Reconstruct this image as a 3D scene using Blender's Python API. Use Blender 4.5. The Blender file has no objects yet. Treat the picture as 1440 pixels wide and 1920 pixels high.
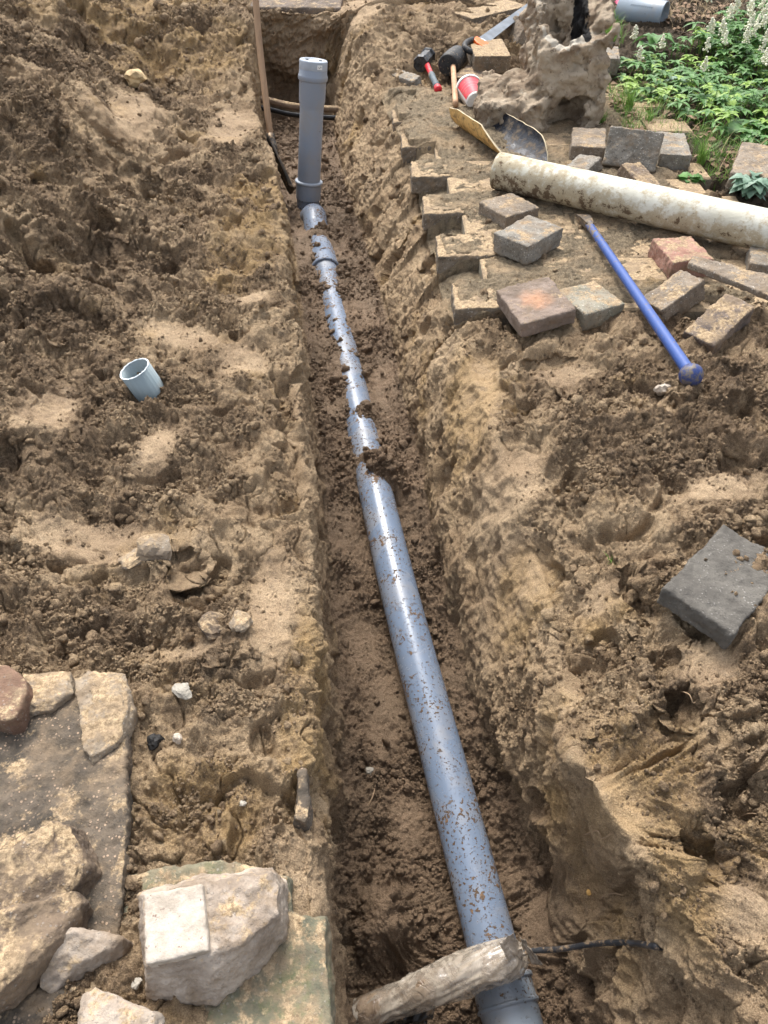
import bpy, bmesh, math, random
import numpy as np
from mathutils import Vector, Matrix, Euler
from mathutils import noise as mnoise
R = math.radians
SC = bpy.context.scene
COL = SC.collection
random.seed(7); RNG = np.random.default_rng(7)

# ------------------------------------------------------------------ camera, sky, sun, exposure
CZ = 1.25                      # eye height above the bank
F = 1442.0; S45 = math.sqrt(.5)
cam_d = bpy.data.cameras.new('camera'); cam = bpy.data.objects.new('camera', cam_d); COL.objects.link(cam)
cam.location = (0, 0, CZ); cam.rotation_euler = (R(45), 0, 0)
cam_d.sensor_fit = 'VERTICAL'; cam_d.sensor_height = 24; cam_d.lens = 24 * F / 1920
cam_d.clip_start = .02; cam_d.clip_end = 400
SC.camera = cam
SUN_EL, SUN_AZ = 56, -14       # azimuth measured from +Y towards +X
w = bpy.data.worlds.new("World"); SC.world = w; w.use_nodes = True
nt = w.node_tree; bgn = nt.nodes['Background']
sky = nt.nodes.new('ShaderNodeTexSky'); sky.sky_type = 'NISHITA'; sky.sun_disc = False
sky.sun_elevation = R(SUN_EL); sky.sun_rotation = R(SUN_AZ); sky.air_density = 1; sky.dust_density = 4; sky.ozone_density = 1
hs = nt.nodes.new('ShaderNodeHueSaturation'); hs.inputs['Saturation'].default_value = .38
nt.links.new(sky.outputs[0], hs.inputs['Color']); nt.links.new(hs.outputs[0], bgn.inputs['Color'])
bgn.inputs['Strength'].default_value = .15
sd = bpy.data.lights.new('sun', 'SUN'); sd.energy = 1.5; sd.angle = R(18); sd.color = (1, .96, .9)
so = bpy.data.objects.new('sun', sd); COL.objects.link(so)
_dir = Vector((math.sin(R(SUN_AZ)) * math.cos(R(SUN_EL)), math.cos(R(SUN_AZ)) * math.cos(R(SUN_EL)), math.sin(R(SUN_EL))))
so.rotation_euler = _dir.to_track_quat('Z', 'Y').to_euler()
SC.view_settings.view_transform = 'Standard'; SC.view_settings.look = 'None'
SC.view_settings.gamma = 1; SC.view_settings.exposure = 1.2
SC.cycles.max_bounces = 6

# ------------------------------------------------------------------ photo pixel -> world
def P(px, py, z=0.):
    u = (px - 720) / F; v = (py - 960) / F
    t = (CZ - z) / (S45 * (1 + v))
    return Vector((u * t, S45 * (1 - v) * t, z))
def PT(px, py, t):
    u = (px - 720) / F; v = (py - 960) / F
    return Vector((u * t, S45 * (1 - v) * t, CZ - S45 * (1 + v) * t))
def PY(px, py, Y):
    v = (py - 960) / F
    return PT(px, py, Y / (S45 * (1 - v)))

# ------------------------------------------------------------------ numpy noise
_r = np.random.default_rng(3)
PERM = np.tile(_r.permutation(256), 3).astype(np.int32)
GA = _r.random(256) * 2 * np.pi
GX, GY = np.cos(GA).astype(np.float32), np.sin(GA).astype(np.float32)
RA, RB_, RC = (_r.random(256).astype(np.float32) for _ in range(3))
def hsh(ix, iy, s): return PERM[PERM[(ix + s * 37) & 255] + ((iy + s * 91) & 255)]
def perlin(x, y, s=0):
    x = x.astype(np.float32); y = y.astype(np.float32)
    fx = np.floor(x); fy = np.floor(y); ix = fx.astype(np.int32); iy = fy.astype(np.int32)
    x = x - fx; y = y - fy
    a = x * x * x * (x * (x * 6 - 15) + 10); b = y * y * y * (y * (y * 6 - 15) + 10)
    def g(i, j):
        h = hsh(ix + i, iy + j, s); return GX[h] * (x - i) + GY[h] * (y - j)
    n0 = g(0, 0); n0 += a * (g(1, 0) - n0); n1 = g(0, 1); n1 += a * (g(1, 1) - n1)
    return (n0 + b * (n1 - n0)) * 1.5
def fbm(x, y, size, octv=4, s=0, rough=.5):
    r = 0; A = 1; f = 1 / size
    for o in range(octv):
        r = r + A * perlin(x * f + 11.3 * o, y * f - 7.7 * o, s + o); A *= rough; f *= 2.03
    return r
def bumps(x, y, cell, s, dens=.8):
    wx = x / cell + .35 * perlin(x / cell * 1.7, y / cell * 1.7, s + 5); wy = y / cell + .35 * perlin(x / cell * 1.7, y / cell * 1.7, s + 6)
    wx = wx.astype(np.float32); wy = wy.astype(np.float32)
    ix = np.floor(wx).astype(np.int32); iy = np.floor(wy).astype(np.int32)
    out = np.zeros_like(wx)
    for i in (-1, 0, 1):
        for j in (-1, 0, 1):
            h = hsh(ix + i, iy + j, s)
            d2 = (wx - (ix + i + RA[h])) ** 2 + (wy - (iy + j + RB_[h])) ** 2
            r = (.28 + .5 * RC[h] ** 1.5) * (RA[(h * 7 + 3) & 255] < dens)
            out = np.maximum(out, .45 * np.sqrt(np.maximum(0, r * r - d2)) + .8 * np.maximum(0, r - np.sqrt(d2)))
    return out * (.8 + .5 * perlin(x / cell * 3.1, y / cell * 3.1, s + 9)) 
def SS(t):
    t = np.clip(t, 0, 1); return t * t * (3 - 2 * t)
def KI(Y, keys):
    k = np.array(keys, float); return np.interp(Y, k[:, 0], k[:, 1])
def KS(Y, keys):   # smoothed interpolation
    return sum(KI(Y + d, keys) for d in (-.14, -.07, 0, .07, .14)) / 5

# ------------------------------------------------------------------ trench keys (world metres)
K_XL = [(-3, .02), (.25, -.06), (.465, -.10), (.6, -.125), (.96, -.135), (1.4, -.178), (2.1, -.258), (2.62, -.342), (3.08, -.40), (3.6, -.50), (4.03, -.62), (4.6, -.72), (5.35, -.77), (7, -.8)]
K_XT = [(-3, .5), (.26, .53), (.42, .50), (.5, .40), (.6, .31), (.72, .33), (1.0, .375), (1.3, .335), (1.455, .30), (2.08, .225), (2.75, .165), (3.3, .13), (4.03, .02), (5.35, -.2), (7, -.3)]
K_XB = [(-3, .37), (.3, .37), (.45, .41), (.6, .39), (.75, .36), (.94, .27), (1.3, .2), (1.77, .139), (3.09, -.035), (4.0, -.19), (5.35, -.36), (7, -.4)]
K_ZF = [(-3, -.72), (.3, -.69), (1.48, -.545), (1.75, -.50), (2.0, -.46), (3.4, -.365), (3.9, -.38), (5.35, -.42), (7, -.42)]
K_PX = [(-1, .2545 + .22 * 1.433), (.433, .2545), (1.474, .0331), (3.56, -.33), (4.5, -.49)]
K_PZ = [(-1, -.62 - .15 * 1.433 * .7), (.433, -.62), (1.474, -.49), (3.56, -.37), (4.5, -.33)]
PR = .055
def pave_x(Y): return .228 + (2.15 - Y) * .105
ROWD = .172
def pave_edge(Y):
    r = np.floor((Y - 2.15 + ROWD * .0) / ROWD).astype(int)
    return pave_x(Y) + np.where(r % 2 == 0, 0., .125)
def ell(px, py, rx, ry, z=0.):
    c = P(px, py, z); v = (py - 960) / F; t = (CZ - z) / (S45 * (1 + v))
    return c.x, c.y, rx * t / F, ry * t / F / (S45 * (1 + v))
SMOOTH = [ell(*e) for e in [(452, 672, 60, 34), (290, 840, 50, 60), (470, 556, 50, 26), (200, 1010, 190, 40), (430, 230, 50, 40), (95, 790, 50, 70), (340, 630, 90, 30),
          (610, 60, 200, 30), (340, 20, 40, 60), (560, 1700, 90, 200), (350, 1215, 120, 30), (960, 870, 80, 60), (1130, 1090, 60, 40), (1340, 930, 90, 40), (1060, 690, 60, 18),
          (1320, 1240, 70, 60), (980, 1000, 70, 80), (1130, 1500, 80, 100), (900, 700, 40, 90), (1400, 1700, 60, 60), (500, 1150, 60, 140), (250, 270, 60, 40)]]
DENTS = [ell(*e[:4]) + (e[4],) for e in [(215, 505, 95, 40, -.075), (110, 320, 150, 70, .05), (40, 850, 75, 38, .05), (150, 760, 60, 70, -.025), (130, 620, 60, 30, -.05),
         (1050, 690, 75, 28, -.022), (965, 900, 70, 60, .03), (1195, 1092, 26, 30, -.05), (1285, 1312, 26, 30, -.06), (1160, 1330, 60, 45, .03), (340, 1035, 20, 15, -.03),
         (1240, 1200, 26, 90, -.035), (1380, 1450, 30, 90, -.03), (1320, 1600, 26, 60, -.03), (1060, 1450, 90, 80, .03), (480, 640, 80, 50, -.01), (60, 450, 120, 60, .05),
         (290, 1040, 60, 40, .018), (420, 1200, 60, 50, .02), (380, 90, 110, 30, .05), (250, 150, 90, 30, -.04), (780, 60, 120, 40, .04), (1330, 750, 120, 30, .025), (1400, 870, 100, 50, .03),(30, 560, 60, 60, -.03)]]
OCHRE = [ell(*e) for e in [(1200, 1390, 110, 130), (1290, 1600, 60, 130), (390, 1500, 140, 90), (240, 70, 220, 70), (470, 420, 70, 140), (300, 130, 120, 50), (1000, 1020, 60, 60), (560, 1300, 40, 200), (880, 700, 50, 100)]]
HUMUS = [ell(*e) for e in [(130, 650, 170, 130), (180, 885, 220, 65), (250, 1130, 240, 60), (90, 420, 130, 60), (1060, 730, 170, 45), (1180, 850, 190, 60), (1000, 905, 90, 40), (1300, 740, 150, 40), (1250, 1270, 60, 60), (430, 1210, 60, 50), (250, 460, 150, 60), (1350, 1500, 40, 120), (60, 240, 120, 30), (400, 820, 60, 60)]]
PALE = [ell(*e) for e in [(340, 640, 110, 35), (520, 720, 50, 260), (470, 1080, 60, 130), (760, 130, 70, 80), (920, 640, 90, 30), (880, 820, 50, 160), (300, 290, 120, 40), (640, 300, 60, 100), (1130, 1090, 90, 60), (1030, 1300, 60, 120), (300, 840, 50, 40)]]
def far_rise(Y): return .13 * SS((Y - 4.3) / .9)
def bankL(x, Y):
    d = np.maximum(0, KS(Y, K_XL) - x)
    z = .33 * SS((d - .25) / 1.2) * SS((Y - 1.5) / 1.6) + .05 * SS((d - .3) / .6) * SS((Y - .9) / .6)
    z = z + SS((d - .15) / .4) * SS((Y - 1.4) / .8) * (.055 * fbm(x, Y, .6, 3, 300) + .035 * (1 - np.abs(fbm(x, Y, .35, 2, 310)) * 3)) + far_rise(Y) * (1 - .3 * SS(d)) - .02 * (1 - SS(d / .12))
    return z
def garden(x, Y): return SS((x - 1.14 - .12 * SS((3.3 - Y) / .3)) / .12) * SS((Y - 2.7) / .25)
def pave_mask(x, Y):
    return SS((x - pave_edge(Y) - .012) / .012) * SS((Y - 2.16) / .015) * SS((4.35 - Y) / .1) * SS((1.25 - x) / .15) * SS((x * 0 + 3.0 - .0 * Y - (x - .75) * 0) / .1)
def pave_in(x, Y): return np.minimum(pave_mask(x, Y), pave_mask(x, Y - .022))
def bankR(x, Y):
    d = np.maximum(0, x - KS(Y, K_XT))
    z = -.035 * (1 - SS(d / .13)) - .07 * (1 - SS(d / .2)) * SS((Y - .6) / .2) * SS((1.6 - Y) / .4)
    z = z + .045 * SS((d - .1) / .5) * SS((2.15 - Y) / .3) * SS((Y - .5) / .5)
    z = z + far_rise(Y) * SS((4.9 - Y) * 0 + 1 - SS((x - .4) / .6) * .5)
    pv = SS((Y - 2.10) / .05) * SS((4.4 - Y) / .2) * SS((1.3 - x) / .2)
    m = pave_in(x, Y)
    rr = np.floor((Y - 2.15) / ROWD).astype(int)
    nd = np.array([.012, .055, .012, .060, .012, .050, .012, .045, .002, .006, .0, .015, -.004, .0, .0, .0])[np.clip(rr, 0, 15)]
    nd = np.where(x > pave_x(Y) - .01, nd, .016 + .03 * SS((pave_x(Y) - .04 - x) / .08))
    nd = np.where(Y < 2.15, .06, nd)
    z = z * (1 - pv) + pv * (-nd * (1 - m) - .05 * (1 - SS(d / .1)) * (1 - m) + m * (.002))
    z = z + garden(x, Y) * (-.02) + pv * .014 * SS((Y - 3.3) / .3) * (1 - SS((x - .45) / .2)) + pv * .006 * perlin(x / .3, Y / .3, 17)
    return z

def build_ground():
    # rows
    Ys = [-60, -25, -10, -5, -3.2, -2.6]
    y = -2.3
    while y < .08: Ys.append(y); y += max(.0045, .05 * min(1, (0.1 - y)))
    kn = 0.0021
    y = .08; near0 = len(Ys)
    while y < 5.35: Ys.append(y); y += kn + .00125 * y
    dep = [1.0] * len(Ys)
    for i in range(4): dep[i] = 0
    dep[4] = 0; dep[5] = 0
    NE = 70
    e0 = len(Ys)
    for i in range(NE): Ys.append(5.35 + .05 * (i + 1) / NE); dep.append(1 - (i + 1) / NE)
    y = 5.41
    while y < 7.6: Ys.append(y); dep.append(0); y += .0095
    for y in (7.7, 8, 9, 11, 15, 25, 60): Ys.append(y); dep.append(0)
    Y = np.array(Ys); dep = np.array(dep); nR = len(Y)
    Yc = np.clip(Y, -3, 7)
    xl = KS(Yc, K_XL)[:, None]; xt = KS(Yc, K_XT)[:, None]; xb = KS(Yc, K_XB)[:, None]
    zf = (KS(Yc, K_ZF))[:, None]
    zl = bankL(xl[:, 0], Yc)[:, None]; zr = bankR(xt[:, 0], Yc)[:, None]
    half = .40 * (np.clip(Y, 0, 7) + CZ + .2)[:, None]
    half = half * 1.05
    # left bank
    n1 = 470; s = np.linspace(1, 0, n1)[None, :]
    XA = xl - (half + xl - 0) * s
    outer = np.array([55, 22, 9, 4, 1.6, .6])[None, :]
    XA = np.concatenate([XA[:, :1] - outer, XA], 1)
    ZA = bankL(XA, Yc[:, None] + 0 * XA)
    n2 = 110; q = np.linspace(0, 1, n2 + 2)[None, 1:-1]
    XB2 = xl + (.03 * q) - .015 * np.sin(q * np.pi); ZB2 = zl + (zf - zl) * q
    n3 = 170; q = np.linspace(0, 1, n3)[None, :]
    a = xl + .03; b = np.maximum(xb, a + .1)
    XC = a + (b - a) * q; ZC = zf + 0 * XC
    px = KI(Yc, K_PX)[:, None]; pz = KI(Yc, K_PZ)[:, None]; YY = Yc[:, None]
    dx = np.abs(XC - px)
    bury = SS((YY - 1.72) / .2) * SS((3.42 - YY) / .06)
    near = np.exp(-(dx / .1) ** 2)
    ZC = ZC + bury * near * (pz + .045 - ZC)
    for (cy, sx, sy, h) in [(3.42, .1, .06, .06)]:
        ZC = ZC + h * np.exp(-((XC - KI(cy, K_PX) - .01) / sx) ** 2 - ((YY - cy) / sy) ** 2)
    ZC = ZC + bury * near * .55 * (XC - px) * perlin(YY / .28 + 0 * XC, 0 * XC + 3.3, 530) * 1.0 + bury * near * .006 * perlin(XC / .05, YY / .09, 531)
    for (cy, ox, sx, sy, h) in [(1.86, .045, .06, .075, .085), (1.92, -.01, .05, .03, .03), (2.15, .03, .045, .03, .035), (2.45, -.045, .03, .12, .012), (2.85, .045, .03, .12, .014)]:
        ZC = ZC + h * np.exp(-((XC - KI(cy, K_PX) - ox) / sx) ** 2 - ((YY - cy) / sy) ** 2)
    # mud lump at near left, toe against the left wall
    ZC = ZC + .15 * np.exp(-((XC - .0) / .045) ** 4 - ((YY - .56) / .07) ** 4) + .06 * np.exp(-((XC + .04) / .06) ** 2 - ((YY - .42) / .12) ** 2)
    ZC = ZC + .05 * SS((XC - b + .09) / .09) * SS((3.2 - YY) / .5) + .03 * SS((a + .05 - XC) / .05)
    n4 = 210; q = np.linspace(0, 1, n4 + 2)[None, 1:-1]
    und = KI(Yc, [(-3, .0), (.35, .0), (.42, .0), (.5, .03), (.62, .02), (.85, -.02), (1.1, -.03), (1.8, -.02), (3, 0), (7, 0)])[:, None]
    zfb = ZC[:, -1:]
    XD = b + (xt - b) * (q ** 1.3) + und * np.sin(np.pi * np.minimum(1, q * 1.08)) ; ZD = zfb + (zr - zfb) * q
    ledge = KI(Yc, [(-3, .05), (.4, .05), (.8, .03), (2, .0), (7, 0)])[:, None]
    XD = XD + ledge * (SS((q - .35) / .1) - q) * 0.6
    n5 = 470; s = np.linspace(0, 1, n5)[None, :]
    XE = xt + (half - xt) * s
    XE = np.concatenate([XE, XE[:, -1:] + outer[:, ::-1]], 1)
    ZE = bankR(XE, Yc[:, None] + 0 * XE)
    X = np.concatenate([XA, XB2, XC, XD, XE], 1); Z = np.concatenate([ZA, ZB2, ZC, ZD, ZE], 1)
    cA, cB, cC, cD = XA.shape[1], n2, n3, n4
    reg = np.zeros(X.shape[1]); reg[cA:cA + cB] = 1; reg[cA + cB:cA + cB + cC] = 2; reg[cA + cB + cC:cA + cB + cC + cD] = 3; reg[cA + cB + cC + cD:] = 4
    trench = (reg >= 1) & (reg <= 3)
    ztop = zl + (zr - zl) * SS((X - xl) / (xt - xl + 1e-6))
    d2 = dep[:, None]
    frac = np.where(trench[None, :], 1, 0)
    Znew = ztop + (Z - ztop) * d2
    Z = np.where(frac == 1, Znew, Z)
    Y2 = Y[:, None] + 0 * X
    qq = (1 - d2) * ((Y2 > 5.35) & (Y2 < 5.401))
    und2 = .09 * np.clip(np.sin(np.pi * np.clip((qq - .03) / .36, 0, 1)), 0, 1) ** .7
    Y2 = Y2 + und2 * np.where(trench[None, :], 1, 0) * SS((X - xl) / .06) * SS((xb + .05 - X) / .06)
    # smooth the profile, rounding the lips
    def sm(A, k):
        c = np.cumsum(np.pad(A, ((0, 0), (k + 1, k)), mode='edge'), 1); return (c[:, 2 * k + 1:] - c[:, :-2 * k - 1]) / (2 * k + 1)
    core = slice(8, X.shape[1] - 8)
    for k in (9, 7, 5):
        Xs, Zs = sm(X, k), sm(Z, k)
        pvm = (SS((Y2 - 2.05) / .05) * SS((4.4 - Y2) / .1) * (X > pave_x(Y2) - .03))
        X[:, core] = Xs[:, core]; Z[:, core] = (Zs * (1 - pvm) + Z * pvm)[:, core]
    # dents and mounds on the banks
    bank = np.where((reg == 0) | (reg == 4) | (reg == 3), 1., 0.)[None, :]
    for (cx, cy, rx, ry, h) in DENTS:
        r = np.sqrt(((X - cx) / rx) ** 2 + ((Y2 - cy) / ry) ** 2) + .25 * perlin(X / (rx * .6), Y2 / (ry * .6), 4)
        Z += bank * h * SS((1.25 - r) / (.55 if h < 0 else .9)) * (np.abs(Z - 0) < 1)
    # unfolded coordinate
    ds = np.sqrt(np.diff(X, axis=1) ** 2 + np.diff(Z, axis=1) ** 2)
    u = np.concatenate([np.zeros((nR, 1)), np.cumsum(ds, 1)], 1); u -= u[:, [cA]]
    u = (u + xl).astype(np.float32); V = Y2.astype(np.float32)
    # base normals
    def normals(X, Yy, Z):
        tx = np.stack([np.gradient(X, axis=1), np.gradient(Yy, axis=1), np.gradient(Z, axis=1)], -1)
        ty = np.stack([np.gradient(X, axis=0), np.gradient(Yy, axis=0), np.gradient(Z, axis=0)], -1)
        n = np.cross(tx, ty); n /= np.linalg.norm(n, axis=-1, keepdims=True) + 1e-12; return n
    N = normals(X, Y2, Z)
    isW = ((reg == 1) | (reg == 3)).astype(float)
    for _ in range(2): isW = np.convolve(np.pad(isW, 12, mode='edge'), np.ones(25) / 25, 'valid')
    isF = (reg == 2).astype(float); isF = np.convolve(np.pad(isF, 6, mode='edge'), np.ones(13) / 13, 'valid')
    isW = isW[None, :] * d2; isF = isF[None, :] * d2
    isWs = isW * (.4 + .6 * SS((Y2 - .85) / .3)); base = fbm(u, V, .42, 3, 1); lo = fbm(u, V, .35, 3, 20)
    C = SS((lo + .12) / .32)
    sm_ = np.zeros_like(X)
    for (cx, cy, rx, ry) in SMOOTH:
        r = np.sqrt(((X - cx) / rx) ** 2 + ((Y2 - cy) / ry) ** 2) + .3 * lo
        sm_ = np.maximum(sm_, .85 * SS((1.2 - r) / .7))
    # footprints / trowelled patches on the floor
    for (cy, ox, rx, ry) in [(1.72, -.13, .045, .1), (1.05, -.12, .05, .13), (1.3, -.14, .05, .1), (2.2, -.1, .06, .1), (2.9, .13, .06, .2), (3.3, -.08, .06, .2), (2.35, .12, .04, .15), (.8, -.12, .06, .08)]:
        cx = KI(cy, K_PX) + ox; r = np.sqrt(((X - cx) / rx) ** 2 + ((Y2 - cy) / ry) ** 2) + .35 * lo
        k = .6 * SS((1.2 - r + .25 * base) / .6) * isF; sm_ = np.maximum(sm_, k); Z -= .007 * k
    def patch(L):
        k = np.zeros_like(X)
        for (cx, cy, rx, ry) in L:
            r = np.sqrt(((X - cx) / rx) ** 2 + ((Y2 - cy) / ry) ** 2) + .45 * lo + .2 * base
            k = np.maximum(k, SS((1.25 - r) / .6))
        return k
    och, hum, pal = patch(OCHRE) * (1 - isF), patch(HUMUS) * (1 - isF) * (1 - isW), patch(PALE) * (1 - isF)
    lipL = np.exp(-(np.maximum(0, xl - X) / (.13 + .05 * lo)) ** 2) * (reg == 0)[None, :]
    lipR = np.exp(-(np.maximum(0, X - xt) / (.12 + .06 * lo)) ** 2) * (reg == 4)[None, :]
    lip = np.clip(lipL + lipR, 0, 1) * d2
    pal = np.maximum(pal, np.maximum(lip * .95, isW * SS((Z + .42) / .25)))
    hum = hum * (1 - lip)
    C = np.clip(C * (1 - .65 * pal) + .5 * hum, 0, 1)
    C = C * (1 - .85 * isWs) * (1 - sm_) + .25 * isF * (1 - sm_)
    pm = (SS((Y2 - 2.12) / .05) * SS((4.35 - Y2) / .1) * SS((1.3 - X) / .2) * (reg == 4)[None, :])
    gm = garden(X, Y2) * (reg == 4)[None, :]
    C = np.clip(C, 0, 1) * (1 - .75 * pm)
    lim = np.clip(1.4 - .12 * Y2, .5, 1.2)
    B1 = bumps(u, V, .075, 31, .7); B2 = bumps(u, V, .034, 32, .8); B3 = bumps(u, V, .016, 33); B4 = bumps(u, V, .0085, 34)
    bl = (1 - .6 * isF) * (1 - .85 * pm) * (1 - .72 * isWs)
    rdg = 1 - np.abs(fbm(u, V, .20, 4, 70)) * 2.2
    D = bl * (.030 * base + .022 * np.clip(rdg, -1, 1) * (1 - sm_) ) - .012 * bl
    D += (.5 + .5 * C) * .014 * fbm(u, V, .11, 3, 50) * (1 - .7 * pm) * (1 - .7 * sm_) * (1 - .6 * isF)
    D += C * (.020 * B1 + .018 * B2 - .010) + (.25 + .75 * C) * (1 - .8 * sm_) * (.0125 * B3 + .0085 * B4 - .004) * (1 - .8 * isWs)
    D += (.35 + .65 * C) * (1 - .7 * sm_) * (1 - .5 * isW) * (.0035 * fbm(u, V, .019, 2, 210) + .0028 * np.abs(fbm(u, V, .011, 2, 220)))
    D += (1 - .8 * sm_) * (1 - .85 * isWs) * (1 - .4 * pm) * (.0075 * fbm(u, V, .055, 5, 400, .72))
    crk = np.abs(fbm(u, V, .13, 3, 230)); D -= (.012 * np.exp(-(crk / .035) ** 2)) * (1 - sm_) * (1 - isF) * (1 - pm) * (1 - .6 * isW)
    D += .0030 * fbm(u, V, .028, 3, 60) * (1 + 1.2 * isW) * (1 - .5 * sm_)
    # scrape strokes down the trench walls and trowel marks
    rot = V * .96 + u * .2
    D += isW * (.007 * fbm(rot / .09, u / .35, 1, 3, 80) + .0025 * np.clip(fbm(rot / .022, u / .2, 1, 2, 85), -.5, .5) + .008 * fbm(u, V, .22, 3, 88) + .0014 * fbm(u, V, .03, 3, 89))
    D += qq * (1 - qq) * 4 * isW * 0 + .035 * np.where(trench[None, :], 1, 0) * (qq > 0) * fbm(u, Z * 1.5, .14, 5, 240, .65)
    D += .0022 * sm_ * (1 - isF) * fbm((V + u) / .035, (u - V) / .2, 1, 2, 90) + sm_ * .008 * fbm(u, V, .09, 2, 92) * (1 - isF)
    # pits
    pit = SS((fbm(u, V, .16, 2, 140) - .42) / .12) * (1 - sm_) * (1 - isF) * (1 - pm); D -= .03 * pit
    D += pm * (.010 * fbm(u, V, .16, 3, 95) + .003)
    pavedge = np.exp(-((X - pave_edge(Y2)) / .02) ** 2) * pm
    flat = SS((np.abs(X) - half - .2) / 1.0) + SS((-.1 - Y2) / 1.5) * .5
    D *= 1 - np.clip(flat, 0, 1) * .7
    D *= (1 - pavedge * .7)
    npipe = np.exp(-((X - px) / .085) ** 2) * isF * SS((Y2 - .2) / .2); npb = npipe * bury; D *= 1 - .5 * npipe - .38 * npb; D += npb * (.007 * fbm(u, V, .16, 2, 520) + .0035 * fbm(u, V, .05, 2, 530)) - .004 * npipe
    Xn = X + N[..., 0] * D; Yn = Y2 + N[..., 1] * D; Zn = Z + N[..., 2] * D
    co = np.stack([Xn, Yn, Zn], -1).reshape(-1, 3).astype(np.float32)
    nC = X.shape[1]
    me = bpy.data.meshes.new('ground')
    nv = nR * nC; nf = (nR - 1) * (nC - 1)
    me.vertices.add(nv); me.vertices.foreach_set('co', co.ravel())
    i = np.arange(nR - 1)[:, None] * nC + np.arange(nC - 1)[None, :]
    quad = np.stack([i, i + 1, i + nC + 1, i + nC], -1).reshape(-1).astype(np.int32)
    me.loops.add(nf * 4); me.loops.foreach_set('vertex_index', quad)
    me.polygons.add(nf); me.polygons.foreach_set('loop_start', (np.arange(nf) * 4).astype(np.int32))
    me.update(calc_edges=True); me.polygons.foreach_set('use_smooth', np.ones(nf, bool))
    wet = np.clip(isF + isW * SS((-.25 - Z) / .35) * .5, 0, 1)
    dk = np.exp(-((Y2 - .5) / .22) ** 2) * SS((X - .25) / .1) * isW * SS((-.1 - Z) / .1); wet = np.clip(wet + .2 * dk, 0, 1)  # dk: extra darkening low on the near right wall, carried by wet
    for nm, arr in (('wet', wet), ('crumb', C), ('garden', gm), ('paved', pm * 1.0), ('smoothed', sm_), ('wall', isW + 0 * X), ('ochre', och), ('humus', hum), ('pale', pal)):
        at = me.attributes.new(nm, 'FLOAT', 'POINT'); at.data.foreach_set('value', arr.astype(np.float32).ravel())
    o = bpy.data.objects.new('ground', me); COL.objects.link(o); o['kind'] = 'structure'; o['label'] = 'churned sandy soil with an open trench cut through it'
    Nf = normals(Xn, Yn, Zn).reshape(-1, 3)
    return o, co, Nf, C.ravel(), wet.ravel(), (pm.ravel(), gm.ravel(), sm_.ravel(), isF.ravel() , isW.ravel())

# ------------------------------------------------------------------ materials
class NT:
    def __init__(s, name, rough=.8):
        s.m = bpy.data.materials.new(name); s.m.use_nodes = True; s.t = s.m.node_tree
        s.b = s.t.nodes['Principled BSDF']; s.b.inputs['Roughness'].default_value = rough
        s.b.inputs['Specular IOR Level'].default_value = .3
    def n(s, ty, **k):
        nd = s.t.nodes.new('ShaderNode' + ty)
        for a, b in k.items(): setattr(nd, a, b)
        return nd
    def put(s, inp, v):
        if hasattr(v, 'is_output') or isinstance(v, bpy.types.NodeSocket): s.t.links.new(v, inp)
        else:
            if isinstance(v, tuple) and len(v) == 3 and inp.type == 'RGBA': v = v + (1,)
            inp.default_value = v
    def pos(s, obj=False):
        return s.n('TexCoord').outputs['Object'] if obj else s.n('NewGeometry').outputs['Position']
    def noise(s, vec, scale, det=4, rough=.55, dist=0, sc=None):
        if sc:
            mp = s.n('Mapping'); s.put(mp.inputs['Scale'], sc); s.put(mp.inputs['Vector'], vec); vec = mp.outputs[0]
        nd = s.n('TexNoise'); s.put(nd.inputs['Vector'], vec); nd.inputs['Scale'].default_value = scale
        nd.inputs['Detail'].default_value = det; nd.inputs['Roughness'].default_value = rough; nd.inputs['Distortion'].default_value = dist
        return nd.outputs['Fac']
    def vor(s, vec, scale, feat='F1', out='Distance'):
        nd = s.n('TexVoronoi', feature=feat); s.put(nd.inputs['Vector'], vec); nd.inputs['Scale'].default_value = scale; return nd.outputs[out]
    def ramp(s, v, a, b, lo=0., hi=1.):
        nd = s.n('MapRange', interpolation_type='SMOOTHSTEP'); s.put(nd.inputs['Value'], v)
        for i, x in zip(('From Min', 'From Max', 'To Min', 'To Max'), (a, b, lo, hi)): nd.inputs[i].default_value = x
        return nd.outputs[0]
    def math(s, op, a, b=0., clamp=False):
        nd = s.n('Math', operation=op, use_clamp=clamp); s.put(nd.inputs[0], a); s.put(nd.inputs[1], b); return nd.outputs[0]
    def mix(s, f, a, b, mode='MIX'):
        nd = s.n('Mix', data_type='RGBA', blend_type=mode); s.put(nd.inputs['Factor'], f); s.put(nd.inputs[6], a); s.put(nd.inputs[7], b); return nd.outputs[2]
    def attr(s, nm): return s.n('Attribute', attribute_name=nm).outputs['Fac']
    def bump(s, h, dist, strength=1., nrm=None):
        nd = s.n('Bump'); nd.inputs['Distance'].default_value = dist; nd.inputs['Strength'].default_value = strength
        s.put(nd.inputs['Height'], h)
        if nrm is not None: s.put(nd.inputs['Normal'], nrm)
        return nd.outputs[0]
    def done(s, col=None, rough=None, nrm=None, **k):
        if col is not None: s.put(s.b.inputs['Base Color'], col)
        if rough is not None: s.put(s.b.inputs['Roughness'], rough)
        if nrm is not None: s.put(s.b.inputs['Normal'], nrm)
        for a, b in k.items(): s.put(s.b.inputs[a.replace('_', ' ')], b)
        return s.m

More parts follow.
